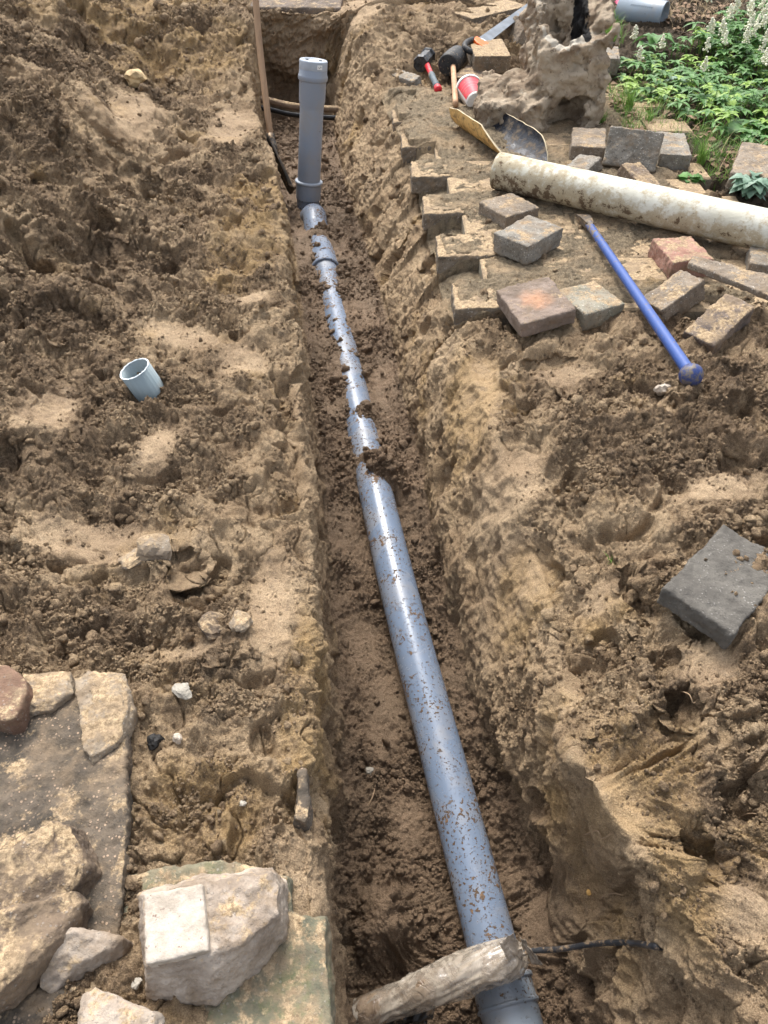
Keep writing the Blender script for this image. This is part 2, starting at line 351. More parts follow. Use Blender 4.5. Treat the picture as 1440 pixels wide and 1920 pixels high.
def mat_soil(name='soil', clod=False):
    s = NT(name, .95); p = s.pos()
    big = s.noise(p, 1.6, 4); mid = s.noise(p, 7, 5, .6); fin = s.noise(p, 60, 5, .65); gr = s.noise(p, 420, 2, .7)
    pale = s.mix(s.ramp(mid, .35, .65), (.63, .455, .275), (.43, .293, .166))
    pale = s.mix(s.math('MULTIPLY', s.math('MAXIMUM', s.attr('ochre'), s.ramp(s.noise(p, 3.1, 4, .6), .56, .68)), s.ramp(s.noise(p, 9, 4, .6), .3, .6, .25, .85)), pale, (.54, .35, .145))
    brown = s.mix(s.ramp(fin, .35, .65), (.137, .084, .046), (.315, .212, .122))
    cr = s.attr('crumb')
    f = s.math('ADD', s.math('MULTIPLY', cr, .62), s.ramp(mid, .34, .66, -.34, .42))
    f = s.math('ADD', f, s.math('MULTIPLY', s.attr('humus'), .20)); f = s.math('SUBTRACT', f, s.math('MULTIPLY', s.attr('pale'), .42))
    f = s.math('ADD', f, s.ramp(big, .35, .65, -.2, .25))
    f = s.math('ADD', f, s.ramp(s.noise(p, 85, 6, .78), .36, .62, -.40, .28), True)  # fine speckle: brown crumbs, and the shaded gaps between them put into colour
    col = s.mix(f, pale, brown)
    col = s.mix(s.math('MULTIPLY', s.ramp(s.noise(p, 5, 5, .65), .60, .70), .5), col, (.13, .085, .052))
    col = s.mix(s.math('MULTIPLY', s.ramp(s.noise(p, 26, 5, .7), .56, .66), .55), col, (.12, .085, .055))
    col = s.mix(s.math('MULTIPLY', s.ramp(s.noise(p, 31, 5, .7), .60, .70), .35), col, (.60, .49, .34))
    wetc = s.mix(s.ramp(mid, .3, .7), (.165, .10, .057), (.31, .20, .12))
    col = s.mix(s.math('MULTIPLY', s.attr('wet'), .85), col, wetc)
    col = s.mix(s.math('MULTIPLY', s.attr('smoothed'), .4), col, s.mix(s.attr('wet'), (.47, .34, .22), (.20, .13, .076)))
    if not clod:
        gray = s.mix(s.ramp(fin, .35, .65), (.20, .165, .11), (.42, .34, .22))
        col = s.mix(s.math('MULTIPLY', s.math('MULTIPLY', s.attr('paved'), s.ramp(mid, .3, .55)), .8), col, gray)
        gd = s.mix(s.ramp(fin, .35, .65), (.05, .035, .022), (.14, .10, .065))
        col = s.mix(s.attr('garden'), col, gd)
    col = s.mix(s.ramp(gr, .3, .75), s.mix(.42, col, (.03, .02, .012)), s.mix(.12, col, (.9, .75, .55)))
    h = s.math('ADD', s.math('MULTIPLY', s.noise(p, 120, 5, .8), .7), s.math('MULTIPLY', gr, .35))
    h = s.math('MULTIPLY', h, s.math('SUBTRACT', 1.15, s.math('MULTIPLY', s.math('MAXIMUM', s.attr('smoothed'), s.math('MULTIPLY', s.attr('wall'), .5)), .75)))
    n1 = s.bump(h, .017, 1.)
    n2 = s.bump(s.noise(p, 38, 6, .78), .016, .7, n1)
    rough = s.ramp(s.attr('wet'), 0, 1, .95, .62)
    return s.done(col, rough, n2)

def mat_pvc(name, base=(.155, .20, .275), dirt=.5, rough=.28, specks=True, seed=0., mudcol=(.17, .105, .06)):
    s = NT(name, rough); p = s.pos()
    mp = s.n('Mapping'); mp.inputs['Location'].default_value = (seed, seed * .7, 0); s.put(mp.inputs['Vector'], p); p = mp.outputs[0]
    film = s.ramp(s.noise(p, 9, 5, .6, .5), .42, .75)
    col = s.mix(s.math('MULTIPLY', film, .5), base, (.27, .24, .20))
    big = s.noise(p, 11, 3); sp1 = s.noise(p, 120, 3, .6); sp2 = s.noise(p, 45, 4, .65)
    m1 = s.ramp(s.math('ADD', sp1, s.math('MULTIPLY', big, .35)), .80 - .07 * dirt, .83 - .07 * dirt)
    m2 = s.ramp(s.math('ADD', sp2, s.math('MULTIPLY', big, .5)), .94 - .1 * dirt, .96 - .1 * dirt)
    vd = s.vor(p, 150); m3 = s.math('MULTIPLY', s.ramp(vd, .26, .19), s.ramp(s.noise(p, 18, 2), .42, .55))
    gate = s.ramp(s.noise(p, 7, 3, .6), .34, .54)
    m1 = s.math('MULTIPLY', m1, s.ramp(gate, 0, 1, .35, 1)); m3 = s.math('MULTIPLY', s.math('MULTIPLY', m3, gate), s.ramp(s.noise(p, 300, 2), .35, .6))
    m = s.math('MAXIMUM', s.math('MAXIMUM', m1, m2), m3) if specks else s.math('MULTIPLY', m2, 1.)
    col = s.mix(m, col, s.mix(s.ramp(sp1, .4, .6), mudcol, tuple(c * .5 for c in mudcol)))
    r = s.math('ADD', s.ramp(film, 0, 1, rough, rough + .25), s.math('MULTIPLY', m, .5), True)
    return s.done(col, r, s.bump(s.math('ADD', m, s.math('MULTIPLY', s.noise(p, 300, 2), .08)), .0025, .7), Specular_IOR_Level=.5)

def mat_concrete(name, a=(.16, .15, .135), b=(.27, .25, .22), speck=(.55, .52, .47), sand=.5, sandz=True, moss=0., grit=1., warm=None, seed=0., spot=False):
    s = NT(name, .92); g = s.pos(); p = g
    col = s.mix(s.ramp(s.noise(p, 14, 5, .6), .35, .65), a, b)
    if spot:
        ln = s.n('VectorMath', operation='LENGTH'); s.put(ln.inputs[0], s.pos(True))
        col = s.mix(s.math('MULTIPLY', s.ramp(s.math('ADD', ln.outputs['Value'], s.math('MULTIPLY', s.noise(p, 30, 4), .05)), .095, .05), .8), col, warm)
    elif warm is not None: col = s.mix(s.ramp(s.noise(p, 9 + seed, 3), .46, .60), col, warm)
    v = s.vor(p, 170); c2 = s.vor(p, 170, out='Color')
    sep = s.n('SeparateColor'); s.put(sep.inputs[0], c2)
    st = s.math('MULTIPLY', s.math('MULTIPLY', s.ramp(v, .42, .3), s.ramp(s.noise(p, 28, 3, .6), .38, .62)), s.ramp(sep.outputs[0], .55, .75))
    col = s.mix(s.math('MULTIPLY', st, .75 * grit), col, speck)
    st2 = s.math('MULTIPLY', s.ramp(v, .42, .3), s.ramp(sep.outputs[1], .68, .75))
    col = s.mix(s.math('MULTIPLY', st2, .7 * grit), col, (.05, .045, .04))
    if moss: col = s.mix(s.math('MULTIPLY', s.ramp(s.noise(p, 12, 5, .7), .5, .62), moss), col, (.09, .115, .03))
    if sand:
        nz = s.n('SeparateXYZ'); s.put(nz.inputs[0], s.n('NewGeometry').outputs['Normal'])
        up = s.ramp(nz.outputs[2], .45, .8)
        sn = s.ramp(s.math('ADD', s.noise(p, 16, 5, .7), s.math('MULTIPLY', s.noise(p, 150, 3), .25)), .72 - .3 * sand, .86 - .3 * sand)
        col = s.mix(s.math('MULTIPLY', up, sn), col, s.mix(s.ramp(s.noise(p, 120, 5, .8), .38, .62), (.22, .155, .09), (.48, .36, .22)))
        col = s.mix(s.math('MULTIPLY', s.ramp(s.noise(p, 22, 4, .65), .5, .7), .55), col, (.20, .145, .095))
    if sand: col = s.mix(s.math('MULTIPLY', s.ramp(s.noise(p, 11, 6, .75), .44, .62), min(.75, sand * .9)), col, (.23, .17, .11))
    h = s.math('ADD', s.math('MULTIPLY', s.noise(p, 220, 3, .7), .6), s.math('MULTIPLY', st, .4))
    return s.done(col, .9, s.bump(s.noise(p, 50, 4, .6), .008, .5, s.bump(h, .004, .8)))

def simple(name, col, rough=.5, metal=0., var=.25, scale=20, bump=.0, dirt=0., coat=0.):
    s = NT(name, rough); p = s.pos()
    n = s.noise(p, scale, 4, .6)
    c = s.mix(s.ramp(n, .3, .7), tuple(x * (1 - var) for x in col), tuple(min(1, x * (1 + var)) for x in col))
    if dirt: c = s.mix(s.math('MULTIPLY', s.ramp(s.noise(p, scale * 1.7, 5, .7), .62 - .25 * dirt, .70 - .15 * dirt), .85), c, (.28, .20, .125))
    return s.done(c, rough, s.bump(s.noise(p, 250, 3), .002, bump) if bump else None, Metallic=metal, Coat_Weight=coat)

# ------------------------------------------------------------------ object helpers
def link(name, me, mat=None, parent=None, smooth=True):
    o = bpy.data.objects.new(name, me); COL.objects.link(o)
    if mat: me.materials.append(mat)
    if parent: o.parent = parent; o.matrix_parent_inverse = parent.matrix_world.inverted() if parent.type != 'EMPTY' else Matrix.Translation(-parent.location)
    if smooth:
        me.polygons.foreach_set('use_smooth', np.ones(len(me.polygons), bool))
    return o
def tag(o, label, cat, group=None, kind=None):
    o['label'] = label
    if cat: o['category'] = cat
    if group: o['group'] = group
    if kind: o['kind'] = kind
    return o
def empty(name, loc, label, cat, group=None):
    o = bpy.data.objects.new(name, None); COL.objects.link(o); o.location = loc; o.empty_display_size = .05
    return tag(o, label, cat, group)
def mesh(name, v, f, mat=None, parent=None, smooth=True):
    me = bpy.data.meshes.new(name); me.from_pydata([tuple(a) for a in v], [], f); me.update()
    return link(name, me, mat, parent, smooth)
def tube(pts, rad, seg=24, cap=True, sub=1):
    """pts list of Vector; rad float or list; returns v,f"""
    n = len(pts); rad = rad if isinstance(rad, (list, tuple, np.ndarray)) else [rad] * n
    v, f = [], []
    up = None
    for i, p in enumerate(pts):
        d = (pts[min(i + 1, n - 1)] - pts[max(i - 1, 0)]).normalized()
        if up is None:
            up = Vector((0, 0, 1)) if abs(d.z) < .9 else Vector((1, 0, 0))
        a = d.cross(up).normalized(); up = a.cross(d).normalized()
        for k in range(seg):
            t = 2 * math.pi * k / seg
            v.append(p + (a * math.cos(t) + up * math.sin(t)) * rad[i])
    for i in range(n - 1):
        for k in range(seg):
            k2 = (k + 1) % seg; f.append((i * seg + k, i * seg + k2, (i + 1) * seg + k2, (i + 1) * seg + k))
    if cap: f.append(tuple(range(seg))[::-1]); f.append(tuple(range((n - 1) * seg, n * seg)))
    return v, f
def lathe(prof, base, axis, seg=40, closed=False):
    """prof list of (dist along axis, radius)"""
    axis = axis.normalized(); a = axis.orthogonal().normalized(); b = axis.cross(a)
    v, f = [], []
    for (h, r) in prof:
        for k in range(seg):
            t = 2 * math.pi * k / seg; v.append(base + axis * h + (a * math.cos(t) + b * math.sin(t)) * r)
    for i in range(len(prof) - 1):
        for k in range(seg):
            k2 = (k + 1) % seg; f.append((i * seg + k, i * seg + k2, (i + 1) * seg + k2, (i + 1) * seg + k))
    return v, f
def sharp(o, ang=40):
    m = o.modifiers.new('bevel', 'BEVEL'); m.width = .0012; m.segments = 2; m.limit_method = 'ANGLE'; m.angle_limit = R(ang); return o
_tex = {}
def clouds(size, depth=2, hard=False):
    k = (size, depth, hard)
    if k not in _tex:
        t = bpy.data.textures.new('clouds_%g' % size, 'CLOUDS'); t.noise_scale = size; t.noise_depth = depth; t.noise_type = 'HARD_NOISE' if hard else 'SOFT_NOISE'; _tex[k] = t
    return _tex[k]
def stony(o, vox=.005, smooth=5, a=.006, b=.012, sa=.015, sb=.07, hard=False):
    m = o.modifiers.new('r', 'REMESH'); m.mode = 'VOXEL'; m.voxel_size = vox; m.use_smooth_shade = True
    m = o.modifiers.new('s', 'SMOOTH'); m.factor = .5; m.iterations = smooth
    for st, sz in ((b, sb), (a, sa)):
        m = o.modifiers.new('d', 'DISPLACE'); m.texture = clouds(sz, 3 if hard else 2, hard); m.texture_coords = 'GLOBAL'; m.strength = st * (-1 if hard else 1); m.mid_level = .5
    return o
def prism(name, top, thick, mat, down=None, taper=.0, parent=None):
    """solid from an ordered outline of world points, extruded along the outline's own normal"""
    top = [Vector(p) for p in top]
    c = sum(top, Vector()) / len(top)
    n = Vector()
    for i in range(len(top)): n += (top[i] - c).cross(top[(i + 1) % len(top)] - c)
    n.normalize()
    if n.z < 0: n = -n
    if down is not None: n = -Vector(down).normalized()
    bot = [c + (p - c) * (1 + taper) - n * thick for p in top]
    k = len(top); v = top + bot
    o_ = c - n * thick * .5
    f = [tuple(range(k)), tuple(range(2 * k - 1, k - 1, -1))] + [(i, i + k, (i + 1) % k + k, (i + 1) % k) for i in range(k)]
    loc = o_
    ob = mesh(name, [p - loc for p in v], f, mat, parent, False)
    bm = bmesh.new(); bm.from_mesh(ob.data); bmesh.ops.recalc_face_normals(bm, faces=bm.faces); bm.to_mesh(ob.data); bm.free()
    if parent is None: ob.location = loc
    else: ob.data.transform(Matrix.Translation(loc)); ob.matrix_parent_inverse = Matrix.Translation(-parent.location)
    return ob
def settle(px, py, off):
    p = hit(px, py)[0]
    for _ in range(3): p = P(px, py, gz(p.x, p.y) + off)
    return p
def paver(px, zs, thick, mat, label, group='loose pavers lying about', cat='paver', name='paver', square=True, rest=None):
    """top face given by 4 photo corners with heights; squared up to a true rectangle"""
    if rest is not None:
        g = max(hit(a, b)[0].z for a, b in px + [(sum(q[0] for q in px) / 4, sum(q[1] for q in px) / 4)]); zs = [z + g + rest for z in zs]
    c = [P(a, b, z) for (a, b), z in zip(px, zs)]
    ctr = sum(c, Vector()) / 4
    if square:
        e1 = ((c[1] - c[0]) + (c[2] - c[3])) / 2; e2 = ((c[3] - c[0]) + (c[2] - c[1])) / 2
        n = e1.cross(e2).normalized()
        l1, l2 = e1.length, e2.length
        m = e1.normalized(); q = e2.normalized()
        dv = (m.dot(q)) * .5
        m2 = (m - q * dv).normalized(); q2 = (q - m * dv).normalized()
        c = [ctr - m2 * l1 / 2 - q2 * l2 / 2, ctr + m2 * l1 / 2 - q2 * l2 / 2, ctr + m2 * l1 / 2 + q2 * l2 / 2, ctr - m2 * l1 / 2 + q2 * l2 / 2]
    o = prism(name, c, thick, mat); stony(o, .004, 3, .005, .011, .011, .045)
    return tag(o, label, cat, group)

# ------------------------------------------------------------------ ground
ground, GCO, GN, GC, GWET, (GPM, GGM, GSM, GISF, GISW) = build_ground()
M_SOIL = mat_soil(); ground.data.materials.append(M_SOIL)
bpy.context.view_layer.update()
def gz(x, y):
    h = ground.ray_cast(Vector((x, y, 3)), Vector((0, 0, -1)))
    return h[1].z if h[0] else 0.
def hit(px, py):
    d = (PT(px, py, 1) - cam.location).normalized()
    h = ground.ray_cast(cam.location, d)
    return (h[1], h[2]) if h[0] else (P(px, py), Vector((0, 0, 1)))

# ------------------------------------------------------------------ clods and crumbs
def ico(sub):
    bm = bmesh.new(); bmesh.ops.create_icosphere(bm, subdivisions=sub, radius=1)
    v = np.array([list(a.co) for a in bm.verts], np.float32); f = np.array([[a.index for a in q.verts] for q in bm.faces], np.int32); bm.free(); return v, f
def scatter(name, idx, size, sub, mat, label, attrs, flat=.75, sink=.2):  # merged clods
    bv, bf = ico(sub); nv, nf = len(bv), len(bf); n = len(idx)
    pos = GCO[idx] + GN[idx] * (size * (1 - 2 * sink) * .6)[:, None]
    ax = RNG.normal(size=(n, 3, 3)); q, _ = np.linalg.qr(ax)
    sc = (.6 + .8 * RNG.random((n, 3))) * size[:, None]
    variants = 1 + (.34 if sub == 1 else .2) * RNG.normal(size=(24, nv)).clip(-1.5, 1.5)
    base = bv[None] * variants[RNG.integers(0, 24, n)][..., None]
    v = np.einsum('nij,nkj->nki', q, base * sc[:, None, :]) + pos[:, None, :]
    me = bpy.data.meshes.new(name); me.vertices.add(n * nv); me.vertices.foreach_set('co', v.astype(np.float32).ravel())
    fa = (bf[None] + (np.arange(n) * nv)[:, None, None]).reshape(-1).astype(np.int32)
    me.loops.add(len(fa)); me.loops.foreach_set('vertex_index', fa)
    me.polygons.add(n * nf); me.polygons.foreach_set('loop_start', (np.arange(n * nf) * 3).astype(np.int32)); me.update(calc_edges=True)
    for nm, arr in attrs.items():
        at = me.attributes.new(nm, 'FLOAT', 'POINT'); at.data.foreach_set('value', np.repeat(arr, nv).astype(np.float32))
    me.materials.append(mat)
    o = bpy.data.objects.new(name, me); COL.objects.link(o); o['label'] = label; o['kind'] = 'stuff'; return o
dist = np.linalg.norm(GCO - np.array([0, 0, CZ], np.float32), axis=1)
vis = (GCO[:, 1] > .1) & (GCO[:, 1] < 7) & (np.abs(GCO[:, 0]) < .45 * (GCO[:, 1] + 1.5))
wgt = vis * (.16 + GC ** 1.5) * (1 - .8 * GPM) * (1 - .75 * GSM) * (1 - GGM) * (1 - .8 * GISW * (GCO[:, 1] > 1.2))
up = GN[:, 2] > .35; wgt = wgt * up
# clump the crumbs
cl = SS((fbm(GCO[:, 0], GCO[:, 1], .12, 3, 160) + .15) / .4); wgt = wgt * (.15 + cl); wgt /= wgt.sum()
pool = np.nonzero(wgt > 0)[0]; pw = wgt[pool] / wgt[pool].sum()
M_CLOD = mat_soil('clod', True)
for nm, n, lo_, hi_, sub, lab in (('soil_clods', 9000, .003, .0115, 2, 'crumbly clods of soil strewn over the banks'), ('soil_crumbs', 130000, .0012, .0040, 1, 'fine crumbs of soil strewn over the banks')):
    ix = RNG.choice(pool, n, p=pw); r = RNG.random(n) ** 3.6
    size = (lo_ + (hi_ - lo_) * r) * (.55 + .28 * dist[ix])
    scatter(nm, ix, size, sub, M_CLOD, lab, {'crumb': np.clip(.35 + .6 * RNG.random(n), 0, 1), 'wet': GWET[ix]})
# ------------------------------------------------------------------ pavement
M_PAVE = mat_concrete('pavement_stone', (.17, .15, .115), (.27, .24, .185), sand=1.1, moss=.2)
M_TOOTH = mat_concrete('sandy_paver', (.13, .11, .085), (.22, .18, .135), sand=1.1)
M_GREY = mat_concrete('grey_paver', (.165, .15, .125), (.26, .24, .205), sand=.3)
M_TAN = mat_concrete('tan_paver', (.16, .13, .10), (.26, .215, .165), sand=.35)
M_DARK = mat_concrete('dark_paver', (.085, .078, .068), (.13, .12, .104), speck=(.36, .34, .31), sand=0, grit=.6)
M_MOSSY = mat_concrete('mossy_paver', (.18, .165, .13), (.27, .25, .195), sand=.5, moss=.12)
M_ORANGE = mat_concrete('stained_paver', (.17, .13, .10), (.24, .185, .15), sand=.1, warm=(.44, .24, .14), grit=.3, spot=True)
M_RED = mat_concrete('red_brick', (.27, .14, .105), (.36, .21, .16), sand=.5, grit=.6)
M_BROWN = mat_concrete('brown_paver', (.11, .08, .06), (.18, .135, .10), sand=.5, grit=.7)
M_BROWND = mat_concrete('dark_brown_paver', (.10, .08, .07), (.18, .14, .115), sand=.6, grit=.4)
def block_bm(bm, c, ex, ey, th, tilt, jz):
    ux = Vector((math.cos(tilt), math.sin(tilt), 0)); uy = Vector((-ux.y, ux.x, 0))
    g = .004
    vs = []
    for zt, ins in ((0, .006), (-.006, 0), (-th, 0)):
        for sx, sy in ((-1, -1), (1, -1), (1, 1), (-1, 1)):
            p = c + ux * sx * (ex / 2 - g - ins) + uy * sy * (ey / 2 - g - ins); p.z = zt + jz + .02 * 0
            vs.append(bm.verts.new(p))
    bm.faces.new(vs[0:4])
    for L in (0, 4):
        for k in range(4):
            bm.faces.new((vs[L + k], vs[L + 4 + k], vs[L + 4 + (k + 1) % 4], vs[L + (k + 1) % 4]))
bm = bmesh.new(); teeth = []
rowi = 0; PW = .205
for r in range(0, 13):
    Yc = 2.15 + ROWD * (r + .5)
    x0 = float(pave_x(np.array(Yc))) + (0 if r % 2 == 0 else .125)
    k = 0; x = x0
    while x < 1.22:
        wd = PW
        c = Vector((x + wd / 2, Yc - .01 * (x - .2) , 0))
        if k == 0 and r % 2 == 0: teeth.append((c, wd, r))
        elif random.random() > .04: block_bm(bm, c, wd, ROWD, .07, random.uniform(-.01, .01), random.uniform(-.004, .003))
        x += wd; k += 1
me = bpy.data.meshes.new('pavement'); bm.normal_update(); bm.to_mesh(me); bm.free()
pv = link('pavement', me, M_PAVE, smooth=False); pv['kind'] = 'structure'; pv['label'] = 'old block pavement half covered in sand'
tl = {0: 'sandy paver jutting over the trench edge beside the orange-stained paver', 2: 'sand-covered paver jutting out, second tooth of the broken pavement edge',
      4: 'sand-covered paver jutting out, third tooth of the broken pavement edge', 6: 'sandy paver jutting from pavement edge left of the white pipe end',
      8: 'pale sandy paver at pavement edge below the yellow pipe shell', 10: 'half-buried paver at pavement edge beneath the red tub', 12: 'farthest half-buried paver at the pavement edge under the hammers'}
for c, wd, r in teeth:
    a = random.uniform(-.03, .05); ux = Vector((math.cos(a), math.sin(a), 0)); uy = Vector((-ux.y, ux.x, 0)); z = .001
    z -= {8: .006, 10: .014, 12: .02}.get(r, 0); q = [c + ux * sx * wd * .49 + uy * sy * ROWD * .49 + Vector((0, 0, z + .004 * sx)) for sx, sy in ((-1, -1), (1, -1), (1, 1), (-1, 1))]
    o = prism('paver', q, .07, M_TOOTH); stony(o, .0045, 4, .008, .014, .012, .05)
    tag(o, tl[r], 'paver', 'pavers jutting from the broken pavement edge')

# ------------------------------------------------------------------ loose pavers (four photo corners, heights)
G1 = 'loose pavers on the pavement'
paver([(927, 439), (994, 461), (1052, 428), (993, 398)], [.075] * 4, .07, M_GREY, 'clean grey square paver lying loose in the middle of the pavement', G1)
paver([(906, 378), (936, 404), (1031, 389), (947, 361)], [.045] * 4, .07, M_TAN, 'sand-coloured paver half sunk just behind the clean grey paver', G1)
paver([(953, 552), (967, 612), (1065, 582), (1031, 503)], [.055, .05, .06, .085], .05, M_ORANGE, 'paver with an orange stain on its face, leaning at the pavement front', G1)
paver([(1060, 548), (1089, 594), (1169, 567), (1108, 520)], [.05] * 4, .06, M_MOSSY, 'greenish grey paver lying right beside the orange-stained one', G1)
paver([(1221, 444), (1263, 493), (1342, 484), (1297, 443)], [.06] * 4, .07, M_RED, 'red brick paver under the white pipe', G1, 'brick', 'brick')
paver([(1216, 556), (1243, 594), (1308, 520), (1272, 502)], [.03, .03, .08, .08], .075, M_TAN, 'brown paver tilted on its side right of the blue bar', G1)
paver([(1260, 622), (1338, 634), (1424, 580), (1376, 555)], [.04, .05, .09, .10], .08, M_BROWND, 'long dark brown paver propped up on soil at right', G1)
paver([(1290, 492), (1460, 560), (1470, 520), (1299, 478)], [.085, .10, .11, .09], .022, M_BROWN if False else M_TAN, 'thin flat beige slab sticking in from the right edge', G1, 'slab', 'slab', False)
paver([(1402, 492), (1465, 500), (1470, 466), (1412, 464)], [.05] * 4, .06, M_GREY, 'light grey paver cut by the right edge below the white pipe', G1)
paver([(1071, 274), (1132, 276), (1140, 242), (1074, 237)], [.06] * 4, .07, M_TAN, 'flat grey paver between hollow concrete lump and upright paver', G1)
paver([(1128, 308), (1226, 322), (1248, 246), (1146, 238)], [.02, .02, .15, .15], .055, M_GREY, 'square paver standing on edge with speckled face to the camera', G1)
paver([(1232, 289), (1296, 290), (1284, 250), (1236, 247)], [.06] * 4, .065, M_GREY, 'dark grey paver lying right of the upright one beside the grass', G1)
paver([(1050, 312), (1108, 318), (1124, 294), (1095, 289)], [.02, .04, .06, .05], .05, M_GREY, 'small grey wedge-shaped paver touching the black pipe shell', G1)
paver([(1168, 308), (1205, 352), (1246, 350), (1198, 301)], [.075, .04, .03, .07], .05, M_BROWN, 'brown grey paver leaning down against the white pipe', G1)
paver([(1355, 322), (1462, 336), (1470, 276), (1405, 267)], [.06] * 4, .07, M_TAN, 'large tan grey paver by the silver-leaved plant', G1)
paver([(1118, 108), (1164, 110), (1158, 84), (1120, 82)], [.10] * 4, .08, M_GREY, 'grey paver stacked behind hollow concrete lump, beside the garden', G1)
paver([(1116, 140), (1146, 142), (1142, 120), (1116, 118)], [.03] * 4, .05, M_BROWN, 'reddish brown brick beneath the grey paver behind the lump', G1, 'brick', 'brick')
paver([(1092, 48), (1118, 50), (1110, 18), (1088, 16)], [.12] * 4, .08, M_GREY, 'grey paver at the top right corner of the concrete lump', G1)
paver([(1122, 176), (1158, 240), (1192, 238), (1146, 172)], [.0] * 4, .08, M_MOSSY, 'mossy kerb stone sunk in the grass right of the concrete lump', G1, 'kerb stone', 'kerb_stone', False)
paver([(884, 108), (952, 101), (946, 74), (885, 73)], [.12] * 4, .085, M_TOOTH, 'sand-crusted paver in front of the saw blade', G1)
paver([(860, 140), (912, 157), (918, 128), (870, 121)], [.05] * 4, .06, M_BROWN, 'mossy brown paver behind the red tub', G1)
paver([(893, 40), (964, 8), (935, -6), (876, 24)], [.14] * 4, .09, M_TOOTH, 'sandy paver above the saw blade near the top edge', G1)
paver([(942, 74), (968, 92), (986, 34), (966, 28)], [.05, .05, .17, .17], .06, M_TAN, 'brown paver tilted steeply behind the saw blade', G1)
paver([(1252, 1108), (1378, 1190), (1480, 1060), (1352, 974)], [.01, .0, -.005, .0], .05, M_DARK, 'dark speckled square paver lying on the soil at right', 'dark pavers', rest=.004)
paver([(736, 127), (760, 160), (768, 150), (745, 116)], [.02, .02, .03, .03], .05, M_GREY, 'corner of a buried grey paver left of the club hammer', G1)
paver([(1010, 130 + 30), (1020, 168), (1034, 150), (1018, 140)], [.05] * 4, .04, M_BROWN, 'small brown brick shard by the lump', G1) if False else None

# ------------------------------------------------------------------ near left slabs and rubble
M_SLAB = mat_concrete('gravel_concrete', (.05, .042, .033), (.12, .096, .072), speck=(.50, .36, .25), sand=.3, grit=.9)
M_MOSSLAB = mat_concrete('mossy_concrete', (.10, .10, .07), (.18, .165, .11), sand=.5, moss=.38, grit=.35)
M_FRAG = mat_concrete('broken_concrete', (.19, .15, .11), (.30, .245, .18), sand=.6, grit=.5)
M_FRAG2 = mat_concrete('muddy_concrete', (.075, .055, .04), (.17, .125, .088), sand=.5, grit=.3)
M_MORTAR = mat_concrete('mortar', (.22, .175, .135), (.42, .355, .29), sand=.4, grit=.25)
M_PLASTER = NT('white_plaster', .8)
def _pl():
    s = M_PLASTER; p = s.pos(); c = s.mix(s.ramp(s.noise(p, 30, 5, .65), .35, .65), (.33, .285, .23), (.48, .425, .36))
    c = s.mix(s.ramp(s.math('ADD', s.noise(p, 140, 4, .75), s.math('MULTIPLY', s.noise(p, 15, 2), .4)), .83, .92), c, (.16, .10, .075))
    c = s.mix(s.ramp(s.vor(p, 26), .09, .06), c, (.20, .13, .10))
    return s.done(c, .8, s.bump(s.noise(p, 160, 4, .7), .004, .6))
M_PLASTER = _pl()
def slab(outline, z, th, mat, name, label, cat, zs=None, vox=.004, a=.008, b=.012, taper=.04, group=None, sm=3):
    zs = zs or [z] * len(outline)
    if 'fragment' in name or name == 'stone':
        rr_ = random.Random(len(label)); pts_ = [P(x, y, q) for (x, y), q in zip(outline, zs)]; c = sum(pts_, Vector()) / len(pts_)
        n = len(pts_); mid = c + Vector((rr_.uniform(-.015, .015), rr_.uniform(-.015, .015), rr_.uniform(.006, .012)))
        ins = [p.lerp(c, rr_.uniform(.12, .38)) + Vector((0, 0, rr_.uniform(.002, .010))) for p in pts_]
        sk = [p + (p - c).normalized() * rr_.uniform(-.012, .014) - Vector((0, 0, th * rr_.uniform(.35, .7))) for p in pts_]
        bt = [p - Vector((0, 0, th)) for p in sk]
        v = [mid] + ins + pts_ + sk + bt; f = []
        for i in range(n):
            j = (i + 1) % n; f.append((0, 1 + i, 1 + j))
            for L in range(3): a_, b_ = 1 + L * n, 1 + (L + 1) * n; f.append((a_ + i, b_ + i, b_ + j, a_ + j))
        f.append(tuple(range(1 + 3 * n, 1 + 4 * n)))
        o = mesh(name, [q - c for q in v], f, mat, None, False); o.location = c
        bm = bmesh.new(); bm.from_mesh(o.data); bmesh.ops.recalc_face_normals(bm, faces=bm.faces); bm.to_mesh(o.data); bm.free()
        stony(o, .003, 0, .006, .007, .009, .03); return tag(o, label, cat, group)
    o = prism(name, [P(x, y, q) for (x, y), q in zip(outline, zs)], th, mat, down=(0, 0, -1), taper=taper)
    stony(o, vox, sm, a, b, .012, .045); return tag(o, label, cat, group)
GR = 'broken concrete at the near left'
slab([(-90, 1300), (150, 1305), (236, 1290), (236, 1560), (228, 1700), (212, 1850), (214, 1960), (-120, 1980)], .012, .07, M_SLAB, 'concrete_slab', 'dark gravelly concrete slab at lower left, under the rubble', 'slab', a=.006, b=.016, sb=.05) if False else \
slab([(-90, 1300), (150, 1305), (236, 1290), (236, 1560), (228, 1700), (212, 1850), (214, 1960), (-120, 1980)], .024, .07, M_SLAB, 'concrete_slab', 'dark gravelly concrete slab at lower left, under the rubble', 'slab', a=.008, b=.014)
slab([(222, 1640), (400, 1610), (540, 1640), (548, 1712), (610, 1716), (616, 1820), (622, 1990), (210, 1990)], .004, .07, M_MOSSLAB, 'concrete_slab', 'mossy green concrete slab by the trench, under the white block', 'slab', a=.006, b=.014)
slab([(138, 1272), (165, 1257), (238, 1264), (240, 1325), (225, 1388), (171, 1422), (154, 1402), (148, 1345)], .038, .03, M_FRAG, 'concrete_fragment', 'thin tan concrete flake with pointed lower end, on the dark slab', 'fragment', group=GR)
